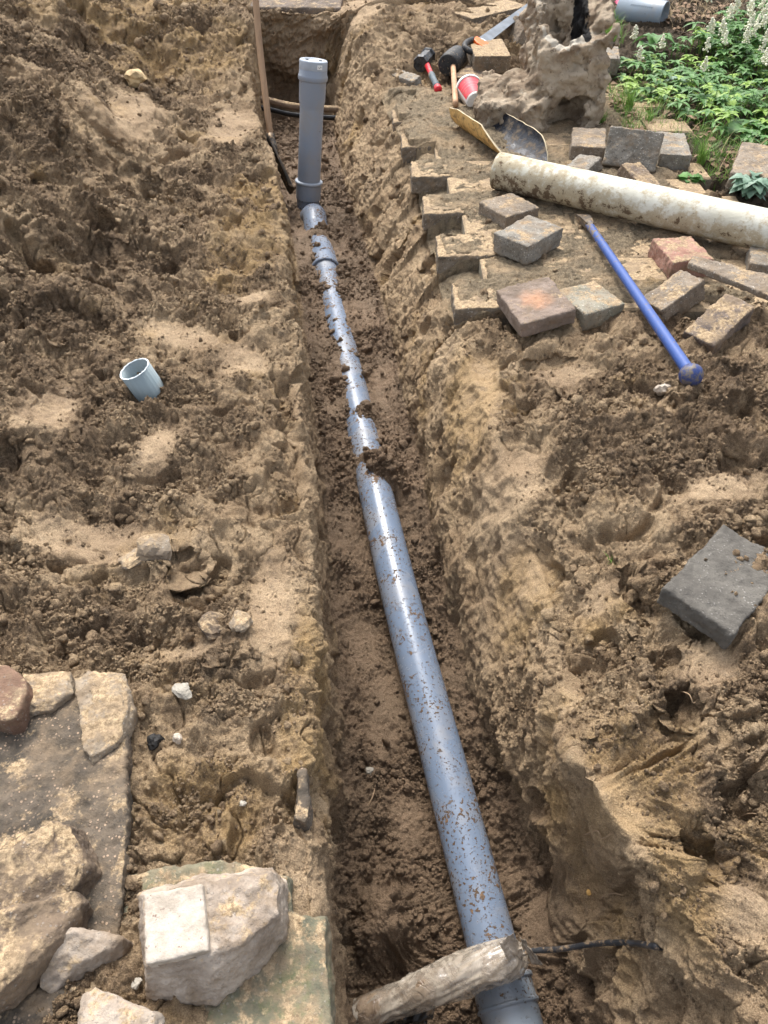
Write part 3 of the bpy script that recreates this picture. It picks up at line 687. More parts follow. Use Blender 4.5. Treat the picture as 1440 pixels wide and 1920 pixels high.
slab([(42, 1262), (132, 1259), (137, 1300), (95, 1332), (44, 1336)], .034, .028, M_FRAG, 'concrete_fragment', 'tan concrete flake between reddish brick and pointed flake', 'fragment', group=GR)
slab([(-60, 1235), (15, 1248), (50, 1272), (52, 1290), (30, 1345), (10, 1352), (-70, 1330)], .07, .07, mat_concrete('red_brown_brick', (.135, .08, .055), (.21, .13, .088), sand=.4, grit=.3), 'brick', 'reddish brown brick cut by the left edge', 'brick', sm=2, a=.004, b=.006)
slab([(-80, 1600), (20, 1590), (98, 1536), (130, 1548), (168, 1622), (140, 1668), (-80, 1850)], 0, .06, M_FRAG2, 'concrete_fragment', 'dark muddy concrete lump with a white corner at left', 'fragment', zs=[.10, .10, .09, .08, .06, .065, .09], a=.02, b=.035, group=GR)
slab([(-90, 1730), (60, 1690), (140, 1668), (158, 1690), (110, 1760), (0, 1860), (-90, 1900)], 0, .04, M_FRAG2, 'concrete_fragment', 'broad muddy brown slab piece leaning over the wedge stone', 'fragment', zs=[.12, .10, .075, .07, .09, .11, .12], group=GR)
slab([(70, 1850), (85, 1790), (120, 1736), (175, 1745), (228, 1758), (215, 1785), (150, 1812), (95, 1865)], 0, .055, M_MORTAR, 'stone', 'pointed pale wedge stone under the muddy slab piece', 'stone', zs=[.05, .07, .075, .07, .055, .05, .05, .035], group=GR)
slab([(-60, 1860), (60, 1845), (145, 1850), (110, 1905), (-60, 1990)], .03, .04, M_SLAB, 'concrete_fragment', 'dark shadowed concrete piece in the bottom left corner', 'fragment', group=GR)
slab([(152, 1862), (180, 1850), (255, 1880), (292, 1900), (280, 1960), (140, 1960)], .055, .05, M_MORTAR, 'stone', 'pale angular stone at the bottom edge left of the white block', 'stone', group=GR)
mb = empty('mortar_block', P(390, 1760, 0), 'big pale broken masonry block with a white plastered face, near the trench', 'masonry block')
T_ = [(268, 1676, .098), (380, 1652, .108), (425, 1648, .100), (506, 1636, .104), (524, 1662, .095), (522, 1715, .095), (448, 1772, .098), (391, 1796, .096), (272, 1812, .092)]
S_ = [(260, 1678, .02), (378, 1640, .02), (430, 1640, .02), (512, 1626, .03), (536, 1655, .02), (536, 1752, .030), (482, 1812, .022), (402, 1886, .012), (276, 1874, .018)]
tv = [P(*q) for q in T_]; sv_ = [P(*q) for q in S_]; bv_ = [Vector((q.x, q.y, -.02)) for q in sv_]; mv = P(440, 1700, .108)
v = [mv] + tv + sv_ + bv_; n = 9; f = []
for i in range(n):
    j = (i + 1) % n; f.append((0, 1 + i, 1 + j))
    for L in range(2): f.append((1 + L * n + i, 1 + (L + 1) * n + i, 1 + (L + 1) * n + j, 1 + L * n + j))
f.append(tuple(range(1 + 2 * n, 1 + 3 * n)))
o = mesh('rock_body', v, f, M_MORTAR, mb, False)
bm = bmesh.new(); bm.from_mesh(o.data); bmesh.ops.recalc_face_normals(bm, faces=bm.faces); bm.to_mesh(o.data); bm.free()
stony(o, .0028, 1, .006, .011, .009, .035)
o = prism('plaster_face', [P(x, y, z) for x, y, z in [(268, 1676, .11), (380, 1656, .118), (391, 1782, .112), (272, 1810, .108)]], .026, M_PLASTER, parent=mb)
stony(o, .003, 3, .003, .003, .01, .05)
def chip(px, py, r, mat, name, label, cat, flat=.6, group=None, seed=0, sub=3):
    p, n = hit(px, py); bm = bmesh.new(); bmesh.ops.create_icosphere(bm, subdivisions=sub, radius=1)
    for v in bm.verts:
        q = v.co + Vector((seed * 3.1, px * .01, py * .01))
        k = 1 + .5 * mnoise.noise(q * 1.1) + .2 * mnoise.noise(q * 3.1)
        v.co = v.co * k; v.co.z *= flat; v.co *= r
    me = bpy.data.meshes.new(name); bm.to_mesh(me); bm.free(); o = link(name, me, mat, smooth=False)
    o.location = p + Vector((0, 0, r * flat * .35)); o.rotation_euler = (random.uniform(-.4, .4), random.uniform(-.4, .4), random.uniform(0, 6))
    return tag(o, label, cat, group)
M_WHITE = simple('white_chip', (.33, .30, .25), .8, var=.15, bump=.8, scale=60)
M_COAL = simple('coal', (.012, .011, .01), .55, bump=1., scale=80)
M_PEB = simple('pebble', (.42, .36, .29), .7, var=.3, bump=.5, scale=40)
WG = 'small white chips on the soil'
chip(169, 1512, .012, M_WHITE, 'stone_chip', 'white chip on the dark slab at left', 'stone', .5, WG)
chip(342, 1296, .017, M_WHITE, 'stone_chip', 'largest white chip on the soil right of the flakes', 'stone', .5, WG, 1)
chip(456, 1507, .006, M_WHITE, 'stone_chip', 'tiny white chip above the masonry block near the trench', 'stone', .6, WG, 2)
chip(255, 1843, .008, M_WHITE, 'stone_chip', 'small white chip left of the masonry block foot', 'stone', .6, WG, 3)
chip(160, 1710, .013, M_WHITE, 'stone_chip', 'speckled white chip between muddy slab piece and wedge stone', 'stone', .6, WG, 4)
chip(10, 1585, .012, M_WHITE, 'stone_chip', 'white chip at the left edge above the muddy lump', 'stone', .6, WG, 5)
chip(291, 1393, .014, M_COAL, 'coal_lump', 'round black coal lump on the soil', 'coal', .9, None, 6)
chip(334, 1387, .009, M_PEB, 'pebble', 'round yellowish pebble beside the black coal lump', 'stone', .9)
chip(694, 1448, .016, M_WHITE, 'stone', 'pale stone lying on the trench floor left of the pipe', 'stone', .7, None, 8)
chip(1242, 733, .022, M_PEB, 'pebble', 'rounded pebble below the ball end of the blue bar', 'stone', .85, None, 9)
chip(290, 1035, .034, M_FRAG, 'stone', 'angular tan stone in the left bank', 'stone', .5, None, 10, 3)
chip(250, 1050, .030, M_FRAG, 'stone', 'smaller angular stone beside the tan stone in the left bank', 'stone', .5, None, 12, 3)
chip(410, 1180, .034, M_FRAG2, 'stone', 'dark muddy stone with a pale edge set in the left bank', 'stone', .5, None, 11, 3)
chip(452, 1170, .022, M_FRAG, 'stone', 'pale lump beside the dark muddy stone in the left bank', 'stone', .6, None, 13, 3)
chip(255, 152, .045, simple('yellow_stone', (.45, .33, .18), .85, bump=.6), 'stone', 'rounded yellowish stone on the upper left heap', 'stone', .8, None, 14, 3)
chip(1105, 1615, .0, M_PEB, 'x', 'x', 'x') if False else None
chip(1104, 1674, .006, simple('yellow_chip', (.6, .36, .12), .7), 'stone_chip', 'small orange chip low on the right trench wall', 'stone', .8)
# concrete edge stone at trench lip, near left
slab([(556, 1440), (574, 1438), (580, 1500), (574, 1542), (548, 1535), (556, 1500)], .0, .06, M_SLAB, 'kerb_stone', 'dark grey stone edge poking out of the left trench lip', 'stone', a=.006)

# ------------------------------------------------------------------ drain pipe
M_PVC = mat_pvc('grey_pvc', dirt=.55, rough=.24)
M_PVC2 = mat_pvc('grey_pvc_clean', base=(.22, .255, .31), dirt=-.3, rough=.32, specks=False)
M_RING = simple('ring_pvc', (.33, .37, .42), .35, var=.08)
M_CAP = simple('cap_pvc', (.34, .38, .43), .45, var=.08)
M_SLOT = simple('slot_shade', (.02, .02, .02), .8)
def pp(Y): return Vector((float(KI(Y, K_PX)), Y, float(KI(Y, K_PZ))))
def cr(pts, n):
    out = []
    for i in range(len(pts) - 1):
        p0 = pts[max(i - 1, 0)]; p1 = pts[i]; p2 = pts[i + 1]; p3 = pts[min(i + 2, len(pts) - 1)]
        for k in range(n):
            t = k / n; out.append(.5 * ((2 * p1) + (p2 - p0) * t + (2 * p0 - 5 * p1 + 4 * p2 - p3) * t * t + (3 * p1 - p0 - 3 * p2 + p3) * t ** 3))
    out.append(pts[-1]); return out
dp = empty('drain_pipe', pp(1.5), 'long grey plastic drain pipe in the trench with capped upright end', 'pipe')
v, f = tube(cr([pp(-.9), pp(.1), pp(.45), pp(.9), pp(1.474), pp(2.2), pp(2.9), pp(3.2)], 10), PR, 64); mesh('pipe_run', v, f, M_PVC, dp)
def socket(base, ax, L, name='socket', mat=None, lip=True, r=PR):
    prof = [(0, r + .001), (.006, r + .006), (L * .30, r + .0065), (L * .32, r + .0035), (L * .62, r + .0035), (L * .64, r + .0065), (L - .016, r + .0075), (L - .014, r + .0115), (L - .001, r + .0115), (L, r + .010), (L, r + .0003)]
    v, f = lathe(prof, base, ax, 64); o = mesh(name, v, f, mat or M_PVC, dp); return sharp(o, 25)
d0 = (pp(.42) - pp(.5)).normalized()
# near socket: mouth ring away from camera, body towards it
b0 = pp(.458); ax = (pp(.2) - pp(.458)).normalized()
v, f = lathe([(0, PR), (0, PR + .010), (.003, PR + .0135), (.010, PR + .0135), (.013, PR + .009), (.048, PR + .009), (.050, PR + .012), (.055, PR + .012), (.058, PR + .007), (.16, PR + .004), (.6, PR + .004)], b0, ax, 64)
sharp(mesh('socket', v, f, mat_pvc('socket_pvc', base=(.20, .235, .275), dirt=.35, rough=.3, seed=2.), dp), 25)
# far coupling and bend
ax = (pp(3.35) - pp(3.1)).normalized()
v, f = lathe([(0, PR), (0, PR + .008), (.005, PR + .011), (.014, PR + .011), (.018, PR + .007), (.12, PR + .007), (.13, PR + .003), (.3, PR + .002)], pp(3.14), ax, 64)
sharp(mesh('coupling', v, f, mat_pvc('coupling_pvc', dirt=.9, rough=.3, seed=5.), dp), 25)
RB0 = PY(578, 372, 3.80); RT = PY(588, 112, 3.87)
rax = (RT - RB0).normalized()
e1 = pp(3.36); el = cr([e1, pp(3.50), pp(3.62) + Vector((.004, 0, .01)), RB0 - rax * .10 + Vector((0, -.03, 0)), RB0 - rax * .03, RB0 + rax * .02], 8)
v, f = tube(el, PR + .001, 48); mesh('bend', v, f, mat_pvc('bend_pvc', dirt=.8, rough=.35, seed=8.), dp)
H = (RT - RB0).length
v, f = lathe([(.0, PR + .006), (.075, PR + .007)], RB0, rax, 64); ob = mesh('riser_socket', v, f, M_PVC2, dp)
v, f = tube([RB0 + rax * .06 + rax * h for h in np.linspace(0, H - .22, 14)], PR, 64, False); mesh('riser', v, f, M_PVC2, dp)
v, f = lathe([(0, PR + .002), (.001, PR + .010), (.004, PR + .0125), (.010, PR + .0125), (.013, PR + .010), (.014, PR)], RB0 + rax * .072, rax, 64); mesh('sealing_ring', v, f, M_RING, dp)
v, f = lathe([(-.16, PR), (-.145, PR + .0015), (-.128, PR + .0055), (-.05, PR + .006), (-.045, PR + .011), (-.038, PR + .0125), (-.028, PR + .0125), (-.022, PR + .009), (0, PR + .008), (0, .04)], RB0 + rax * (H - .035), rax, 64); sharp(mesh('riser_mouth', v, f, M_PVC2, dp), 30)
cp0 = RB0 + rax * (H - .03)
v, f = lathe([(-.008, PR + .006), (-.006, PR + .0085), (.026, PR + .0085), (.030, PR + .006), (.030, PR - .004), (.026, PR - .008), (.026, 0.001)], cp0, rax, 64); cap = sharp(mesh('cap', v, f, M_CAP, dp), 30)
a = rax.orthogonal().normalized(); bx = rax.cross(Vector((0, 1, 0))).normalized() * -1; by = rax.cross(bx)
if by.y > 0: by = -by
def boxat(c, ux, uy, uz, sx, sy, sz):
    v = [c + ux * i * sx / 2 + uy * j * sy / 2 + uz * k * sz / 2 for i in (-1, 1) for j in (-1, 1) for k in (-1, 1)]
    return v, [(0, 1, 3, 2), (4, 6, 7, 5), (0, 4, 5, 1), (2, 3, 7, 6), (0, 2, 6, 4), (1, 5, 7, 3)]
def add_sub(name, v, f, mat, parent, top):
    o = mesh(name, v, f, mat, None, False); o.parent = parent; return o
for sx in (-.55, .55):
    v, f = boxat(cp0 + rax * .027 + bx * sx * PR + by * -.012, bx, by, rax, .014, .007, .004); add_sub('cap_slot', v, f, M_SLOT, cap, dp)  # solid black boxes: the shade down in the slots, put into colour
th = []
for i in range(7):
    t = -.02 + i * .065; d = (by * math.cos(t + .35) + bx * math.sin(t + .35)); th.append(d)
v = []; 
for d in th:
    for h in (.001, .019): v.append(cp0 + rax * h + d * (PR + .0095))
f = [(2 * i, 2 * i + 2, 2 * i + 3, 2 * i + 1) for i in range(6)]
add_sub('label_sticker', v, f, simple('sticker', (.75, .76, .75), .5, var=.03), cap, dp)
v = []; f = []
for (ta, h0, h1, wdt) in ((.43, .007, .013, .004), (.5, .006, .009, .01), (.56, .009, .014, .006), (.63, .007, .012, .003)):
    k = len(v)
    for s_, hh in ((-1, h0), (1, h0), (1, h1), (-1, h1)):
        tt = ta + s_ * wdt * 3; v.append(cp0 + rax * hh + (by * math.cos(tt) + bx * math.sin(tt)) * (PR + .0102))
    f.append((k, k + 1, k + 2, k + 3))
add_sub('label_print', v, f, simple('print_ink', (.08, .08, .09), .5), cap, dp)

# ------------------------------------------------------------------ pipe stub on the left bank
sb, _ = hit(283, 738); sb = sb + Vector((0, .01, -.01)); 
tp = PT(252, 692, (sb - cam.location).dot(Vector((0, S45, -S45))) - .065)
sax = (tp - sb).normalized(); L = (tp - sb).length
r0 = .043
prof = [(-.02, r0), (L, r0), (L, r0 - .0035), (-.02, r0 - .0035)]
v, f = lathe(prof, sb, sax, 72)
for k in range(72):
    j = random.uniform(-.0012, .0012)
    for q in (1, 2): v[q * 72 + k] += sax * j
st = mesh('pipe_stub', v, f, mat_pvc('stub_pvc', base=(.24, .30, .32), dirt=-.5, rough=.4, specks=False, seed=11.)); tag(st, 'short open grey plastic pipe stub poking up from the left bank', 'pipe')
ri = []
v, f = lathe([(L + .0005, r0 + .0004), (L + .0016, r0 - .001), (L + .0014, r0 - .003), (L, r0 - .0038)], sb, sax, 72)
for i_, q in enumerate(v): v[i_] = q + sax * random.uniform(-.001, .0012)
mesh('rough_rim', v, f, simple('cut_burr', (.6, .66, .68), .6), st)

# ------------------------------------------------------------------ old white pipe on the pavement
WP0 = P(933, 320, .075); WP1 = P(1440, 433, .085); wd_ = (WP1 - WP0).normalized(); wr = .067
s = NT('old_white_pipe', .5); p = s.pos()
c = s.mix(s.ramp(s.noise(p, 8, 4), .35, .7), (.52, .50, .41), (.64, .63, .55))
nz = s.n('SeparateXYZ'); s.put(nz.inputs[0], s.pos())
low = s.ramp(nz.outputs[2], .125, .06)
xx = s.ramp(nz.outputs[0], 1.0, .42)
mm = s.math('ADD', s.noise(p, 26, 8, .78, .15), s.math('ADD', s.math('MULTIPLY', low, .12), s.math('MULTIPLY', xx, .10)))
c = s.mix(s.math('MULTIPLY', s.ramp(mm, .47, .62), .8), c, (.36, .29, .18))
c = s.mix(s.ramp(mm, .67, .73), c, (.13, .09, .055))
c = s.mix(s.math('MULTIPLY', s.ramp(s.noise(p, 60, 4, .7), .66, .70), .8), c, (.12, .09, .06))
M_WP = s.done(c, s.ramp(mm, .5, .7, .4, .9), s.bump(mm, .006, .5))
L = (WP1 - WP0).length + .5
prof = [(0, wr - .005), (0, wr)] + [(x, wr) for x in np.linspace(.01, L, 30)] + [(L, wr - .005), (0.001, wr - .005)]
v, f = lathe(prof, WP0, wd_, 56); o = mesh('white_pipe', v, f, M_WP); tag(o, 'thick old white plastic pipe stained brown, lying across the pavement', 'pipe')

# ------------------------------------------------------------------ broken pipe shell
sh = empty('broken_pipe_shell', P(950, 250, .02), 'broken half pipe shell, yellow outside and black inside, under the red tub', 'broken pipe')
A0 = P(885, 200, .085); A1 = P(1012, 282, .085); A0.z = A1.z = .10
ax = (A1 - A0).normalized(); side = ax.cross(Vector((0, 0, 1))).normalized()
if side.y > 0: side = -side
Ln = (A1 - A0).length; Rr = .112; NU, NV = 44, 34
def shell_v(off):
    v = []
    for i in range(NU + 1):
        t = i / NU; wob = .03 * math.sin(9 * t) + .05 * mnoise.noise(Vector((t * 9, 3, 0)))
        # near rim runs from high at the tip to low at the lower right; far rim stays high then dips
        near = -math.pi * .03 + wob * .6 + (1.15 * max(0, (t - .50) / .5) if t > .5 else 0) + .3 * max(0, .12 - t) * 4
        farr = math.pi * (1.0 - .06) - wob - (.9 * max(0, (t - .72) / .28) ** 1.2) - (1.5 * max(0, .10 - t) * 5)
        for j in range(NV + 1):
            a = near + (farr - near) * j / NV
            r = Rr + off + .002 * mnoise.noise(Vector((t * 14, a * 5, 1)))
            v.append(A0 + ax * (t * Ln * 1.0) + side * (math.cos(a) * r) - Vector((0, 0, 1)) * (math.sin(a) * r * .9))
    return v
fo = [(i * (NV + 1) + j, i * (NV + 1) + j + 1, (i + 1) * (NV + 1) + j + 1, (i + 1) * (NV + 1) + j) for i in range(NU) for j in range(NV)]
s = NT('yellow_glaze', .55); p = s.pos(); nn = s.noise(p, 40, 6, .7)
M_YEL = s.done(s.mix(s.ramp(nn, .45, .66), (.62, .40, .15), (.20, .12, .05)), .55, s.bump(nn, .003, .5))
s = NT('black_inside', .3); p = s.pos(); nn = s.noise(p, 26, 6, .7)
M_BLK = s.done(s.mix(s.ramp(nn, .48, .64), (.016, .018, .024), (.13, .10, .07)), s.ramp(nn, .4, .6, .22, .8), s.bump(nn, .006, .7))
vo, vi = shell_v(.004), shell_v(-.003)
mesh('outer_glaze', vo, fo, M_YEL, sh); mesh('inner_coat', vi, fo, M_BLK, sh)
bd = [i * (NV + 1) for i in range(NU + 1)] + [NU * (NV + 1) + j for j in range(1, NV + 1)] + [i * (NV + 1) + NV for i in range(NU - 1, -1, -1)] + [j for j in range(NV - 1, 0, -1)]
nb = len(bd); vr = [vo[k] for k in bd] + [vi[k] for k in bd]; fr = [(i, (i + 1) % nb, (i + 1) % nb + nb, i + nb) for i in range(nb)]
mesh('broken_rim', vr, fr, simple('rim_clay', (.50, .42, .28), .8, bump=.5), sh)

# ------------------------------------------------------------------ blue pry bar
b0 = settle(1296, 703, .028); b1 = settle(1098, 412, .03)
ba = (b1 - b0).normalized(); L = (b1 - b0).length
bar = empty('pry_bar', b0, 'blue steel digging bar with ball end lying on soil and pavement', 'crowbar')
s = NT('blue_paint', .45); p = s.pos(); nn = s.noise(p, 60, 5, .7)
xyz = s.n('SeparateXYZ'); s.put(xyz.inputs[0], p)
tipf = s.ramp(xyz.outputs[1], 2.3, 2.85, -.01, .22)
m_ = s.ramp(s.math('ADD', nn, tipf), .60, .66)
M_BLUE = s.done(s.mix(m_, (.04, .085, .27), (.17, .14, .11)), s.ramp(m_, 0, 1, .38, .85), s.bump(nn, .002, .5))
pts = [b0 + ba * (L * t) for t in np.linspace(0, .965, 40)]
v, f = tube(pts, [.0165 - .003 * t for t in np.linspace(0, 1, 40)], 24); mesh('shaft', v, f, M_BLUE, bar)
bm = bmesh.new(); bmesh.ops.create_uvsphere(bm, u_segments=32, v_segments=20, radius=.031)
for q in bm.verts: q.co = q.co * (1 + .04 * mnoise.noise(q.co * 50)) + b0
me = bpy.data.meshes.new('ball'); bm.to_mesh(me); bm.free()
s = NT('worn_ball', .45); p = s.pos(); nn = s.noise(p, 50, 5, .7)
link('ball_end', me, s.done(s.mix(s.ramp(nn, .45, .6), (.03, .05, .16), (.14, .12, .10)), .45, s.bump(nn, .003, .6)), bar)
sd_ = ba.cross(Vector((0, 0, 1))).normalized(); upb = sd_.cross(ba).normalized()
ch = []
for t, w_, h_ in ((-.02, .012, .012), (.02, .018, .012), (.06, .022, .008), (.085, .024, .003)):
    c_ = pts[-1] + ba * t
    for sx, sy in ((-1, -1), (1, -1), (1, 1), (-1, 1)): ch.append(c_ + sd_ * sx * w_ + upb * sy * h_)
f = [(i * 4 + k, i * 4 + (k + 1) % 4, (i + 1) * 4 + (k + 1) % 4, (i + 1) * 4 + k) for i in range(3) for k in range(4)] + [(3, 2, 1, 0), (12, 13, 14, 15)]
sharp(mesh('chisel_tip', ch, f, simple('dirty_steel', (.10, .085, .07), .6, .5, bump=.6, dirt=.6), bar, False))

# ------------------------------------------------------------------ club hammer, mallet, saw, tub
M_RUBBER = simple('black_rubber', (.022, .023, .024), .55, var=.4, bump=.8, dirt=.25, scale=40)
M_REDP = simple('red_plastic', (.55, .025, .035), .4, var=.15, dirt=.1)
M_STEEL = simple('hammer_steel', (.045, .047, .05), .42, .7, var=.5, dirt=.2, scale=50)
M_WOOD = NT('ash_wood', .6)
def _wd(nm, a, b):
    s = NT(nm, .6); p = s.pos(); nn = s.noise(p, 30, 4, .6, 0, (1, .12, .12)); n2 = s.noise(p, 14, 4, .7)
    c = s.mix(s.ramp(nn, .35, .65), a, b); c = s.mix(s.math('MULTIPLY', s.ramp(n2, .5, .7), .5), c, (.16, .10, .06)); return s.done(c, .6, s.bump(nn, .002, .4))
M_WOOD = _wd('mallet_wood', (.42, .24, .13), (.55, .34, .20)); M_SHOV = _wd('shovel_wood', (.20, .125, .07), (.30, .19, .11))
hm = empty('club_hammer', P(798, 120, .05), 'club hammer with black steel head and red and black grip', 'hammer')
hc = P(796, 112, .05); ha = (P(812, 92, .05) - P(778, 128, .05)).normalized(); hl = .175
hu = Vector((0, 0, 1)); hv = ha.cross(hu).normalized()
vv = []; secs = [(-.5, .024), (-.36, .027), (-.30, .021), (0, .023), (.30, .021), (.36, .027), (.5, .024)]
for t, r_ in secs:
    for k in range(8):
        an = math.pi / 8 + k * math.pi / 4; vv.append(hc + ha * t * hl + (hv * math.cos(an) + hu * math.sin(an)) * r_ * 1.65)
f = [(i * 8 + k, i * 8 + (k + 1) % 8, (i + 1) * 8 + (k + 1) % 8, (i + 1) * 8 + k) for i in range(6) for k in range(8)] + [tuple(range(7, -1, -1)), tuple(range(48, 56))]
sharp(mesh('head', vv, f, M_STEEL, hm, False))
h0 = hc + Vector((0, 0, -.0)); h1 = P(822, 168, .028); hd = (h1 - h0).normalized(); hL = (h1 - h0).length
ptf = lambda a, b, n=10: [h0 + hd * (hL * t) for t in np.linspace(a, b, n)]
v, f = tube(ptf(0, .55), [.013, .014, .014, .0145, .0145, .014, .014, .0135, .0135, .0135], 20); mesh('handle', v, f, M_REDP, hm)
v, f = tube(ptf(.5, .93), [.015, .0165, .0165, .0155, .015, .015, .0155, .0165, .017, .017], 20); mesh('grip', v, f, simple('grip_rubber', (.09, .115, .13), .6, dirt=.2), hm)
v, f = tube(ptf(.92, 1.02, 5), [.017, .0195, .020, .019, .015], 20); mesh('end_cap', v, f, M_REDP, hm)
ml = empty('rubber_mallet', P(850, 112, .05), 'black rubber mallet with pale wooden handle, beside the club hammer', 'mallet')
mc = P(849, 114, .075); ma = (P(868, 97, .085) - P(830, 132, .085)); ma.z = 0; ma.normalize()
v, f = lathe([(-.088, .001), (-.088, .048), (-.082, .053), (-.03, .056), (.03, .056), (.082, .053), (.088, .048), (.088, .001)], mc, ma, 36); sharp(mesh('head', v, f, M_RUBBER, ml), 40)
m1 = P(854, 192, .05); md = (m1 - mc).normalized()
v, f = tube([mc + md * t for t in np.linspace(.03, (m1 - mc).length + .03, 12)], .0135, 20); mesh('handle', v, f, M_WOOD, ml)
sw = empty('hand_saw', P(880, 75, .1), 'hand saw with orange and black handle, blade resting on pavers', 'saw')
s0 = P(893, 74, .13); s1 = P(1012, -10, .19); sx_ = (s1 - s0).normalized(); sy_ = (Vector((0, -.55, .83)).cross(sx_)).normalized(); sn = sx_.cross(sy_).normalized()
yv = sy_ if sy_.z < 0 else -sy_
La = (s1 - s0).length
def plate(o2, pts2, th, nm, mat, parent, bev=False):
    n_ = len(pts2); a = [o2 + sx_ * x + yv * y for x, y in pts2]; v = [q + sn * th / 2 for q in a] + [q - sn * th / 2 for q in a]
    f = [tuple(range(n_)), tuple(range(2 * n_ - 1, n_ - 1, -1))] + [(i, i + n_, (i + 1) % n_ + n_, (i + 1) % n_) for i in range(n_)]
    o = mesh(nm, v, f, mat, parent, False)
    bm = bmesh.new(); bm.from_mesh(o.data); bmesh.ops.recalc_face_normals(bm, faces=bm.faces); bmesh.ops.triangulate(bm, faces=[q for q in bm.faces if len(q.verts) > 4]); bm.to_mesh(o.data); bm.free()
    if bev: m = o.modifiers.new('b', 'BEVEL'); m.width = .004; m.segments = 2; m.limit_method = 'ANGLE'; m.angle_limit = R(50)
    return o
teethp = [(0, 0)] + [(La, .0), (La, .03)]
nt_ = 60
for i in range(nt_): 
    x = La - (La) * i / nt_; teethp += [(x, .034 + .024 * (1 - x / La)), (x - La / nt_ * .9, .038 + .024 * (1 - x / La))]
teethp += [(0, .062)]
plate(s0, teethp, .0016, 'blade', simple('saw_steel', (.16, .18, .20), .35, .75, var=.2, dirt=.1), sw)
plate(s0 + sn * .0015, [(.012, .012), (.04, .012), (.04, .042), (.012, .042)], .001, 'blade_sticker', simple('saw_sticker', (.7, .74, .78), .5, var=.05), sw)
plate(s0 + sn * .0022, [(.02, .02), (.032, .02), (.032, .034), (.02, .034)], .0006, 'sticker_print', simple('sticker_ink', (.15, .18, .22), .5), sw)
M_OR = simple('orange_plastic', (.80, .16, .03), .4, var=.1)
plate(s0, [(.012, -.008), (.012, .09), (-.035, .105), (-.055, .08), (-.05, .03), (-.03, -.008)], .024, 'handle_front', M_OR, sw, True)
v, f = tube(cr([s0 + sx_ * -.02 + yv * -.01, s0 + sx_ * -.08 + yv * -.018, s0 + sx_ * -.135 + yv * .0, s0 + sx_ * -.14 + yv * .05, s0 + sx_ * -.115 + yv * .10, s0 + sx_ * -.07 + yv * .115, s0 + sx_ * -.03 + yv * .095], 6), .015, 18); mesh('grip', v, f, M_RUBBER, sw)
tb = empty('paint_tub', P(880, 180, .05), 'small red and white plastic tub tipped over, base toward camera', 'tub')
t0 = P(892, 192, .05); t1 = P(879, 166, .062); ta = (t1 - t0).normalized(); tL = (t1 - t0).length
def tr(h): return .043 + (.060 - .043) * h / tL
s_white = simple('tub_white', (.74, .72, .68), .5, var=.06, dirt=.35)
v, f = lathe([(0, .002), (.001, .040), (.006, tr(0))] + [(h, tr(h)) for h in np.linspace(.01, tL, 8)] + [(tL, .057), (.02, .041)], t0, ta, 48); sharp(mesh('tub_wall', v, f, s_white, tb), 50)
v, f = lathe([(tL - .014, tr(tL)), (tL - .013, tr(tL) + .004), (tL + .001, tr(tL) + .005), (tL + .002, tr(tL) - .002)], t0, ta, 48); mesh('rim', v, f, simple('rim_white', (.78, .76, .72), .5, var=.05, dirt=.2), tb)
# red label wrapped over the upward half
a_ = ta.orthogonal().normalized(); b_ = ta.cross(a_)
vec = [a_ * math.cos(t) + b_ * math.sin(t) for t in np.linspace(0, 2 * math.pi, 97)]
top = max(range(97), key=lambda i: vec[i].dot(Vector((0.05, -.5, 1))))
v = []; rngk = range(top - 21, top + 22)
for k in rngk:
    d = vec[k % 96]
    for h in (.012, tL * .5, tL - .016): v.append(t0 + ta * h + d * (tr(h) + .0008))
f = [(3 * i + j, 3 * i + 3 + j, 3 * i + 4 + j, 3 * i + 1 + j) for i in range(42) for j in range(2)]
mesh('red_label', v, f, simple('label_red', (.62, .045, .065), .45, var=.1, dirt=.12), tb)
for hh in (.45, .6):
    v = []
    for k in rngk:
        d = vec[k % 96]
        for h in (tL * hh, tL * hh + .0022): v.append(t0 + ta * h + d * (tr(h) + .0013))
    f = [(2 * i, 2 * i + 2, 2 * i + 3, 2 * i + 1) for i in range(42)]
    mesh('label_line', v, f, simple('label_pink', (.75, .25, .27), .5, var=.05), tb)

# ------------------------------------------------------------------ shovel
sv = empty('shovel', PY(508, 262, 4.09), 'shovel with worn wooden handle leaning against the left trench wall', 'shovel')
q0 = PY(508, 262, 3.95); q1 = PY(478, -12, 4.35); qd = (q1 - q0)
pts = cr([q0, q0 + qd * .33 + Vector((-.004, 0, 0)), q0 + qd * .66 + Vector((-.005, 0, 0)), q1, q1 + qd * .55], 6)
v, f = tube(pts, .0155, 20); mesh('handle', v, f, M_SHOV, sv)
k0 = PY(550, 352, 3.72)
v, f = tube([q0 + qd * .04, q0, q0.lerp(k0, .12), q0.lerp(k0, .3)], [.021, .021, .018, .008], 18); mesh('ferrule', v, f, simple('shovel_steel', (.05, .045, .04), .5, .6, dirt=.5), sv)
bd_ = (k0 - q0).normalized(); sdv = bd_.cross(Vector((.9, .3, .2))).normalized(); nrm = bd_.cross(sdv)
v = []; f = []
Lb = (k0 - q0).length
for side_ in (.0015, -.0015):
    for i in range(9):
        t = i / 8; wv = .085 * (min(1, .35 + t * 6) * math.sqrt(max(0, 1 - max(0, (t - .6) / .4) ** 2 * .85)))
        for j in range(7):
            s_ = j / 6 * 2 - 1; v.append(q0 + bd_ * (Lb * (.15 + .87 * t)) + sdv * wv * s_ + nrm * (side_ + .02 * s_ * s_))
for sd2 in (0, 63):
    f += [(sd2 + i * 7 + j, sd2 + i * 7 + j + 1, sd2 + (i + 1) * 7 + j + 1, sd2 + (i + 1) * 7 + j) for i in range(8) for j in range(6)]
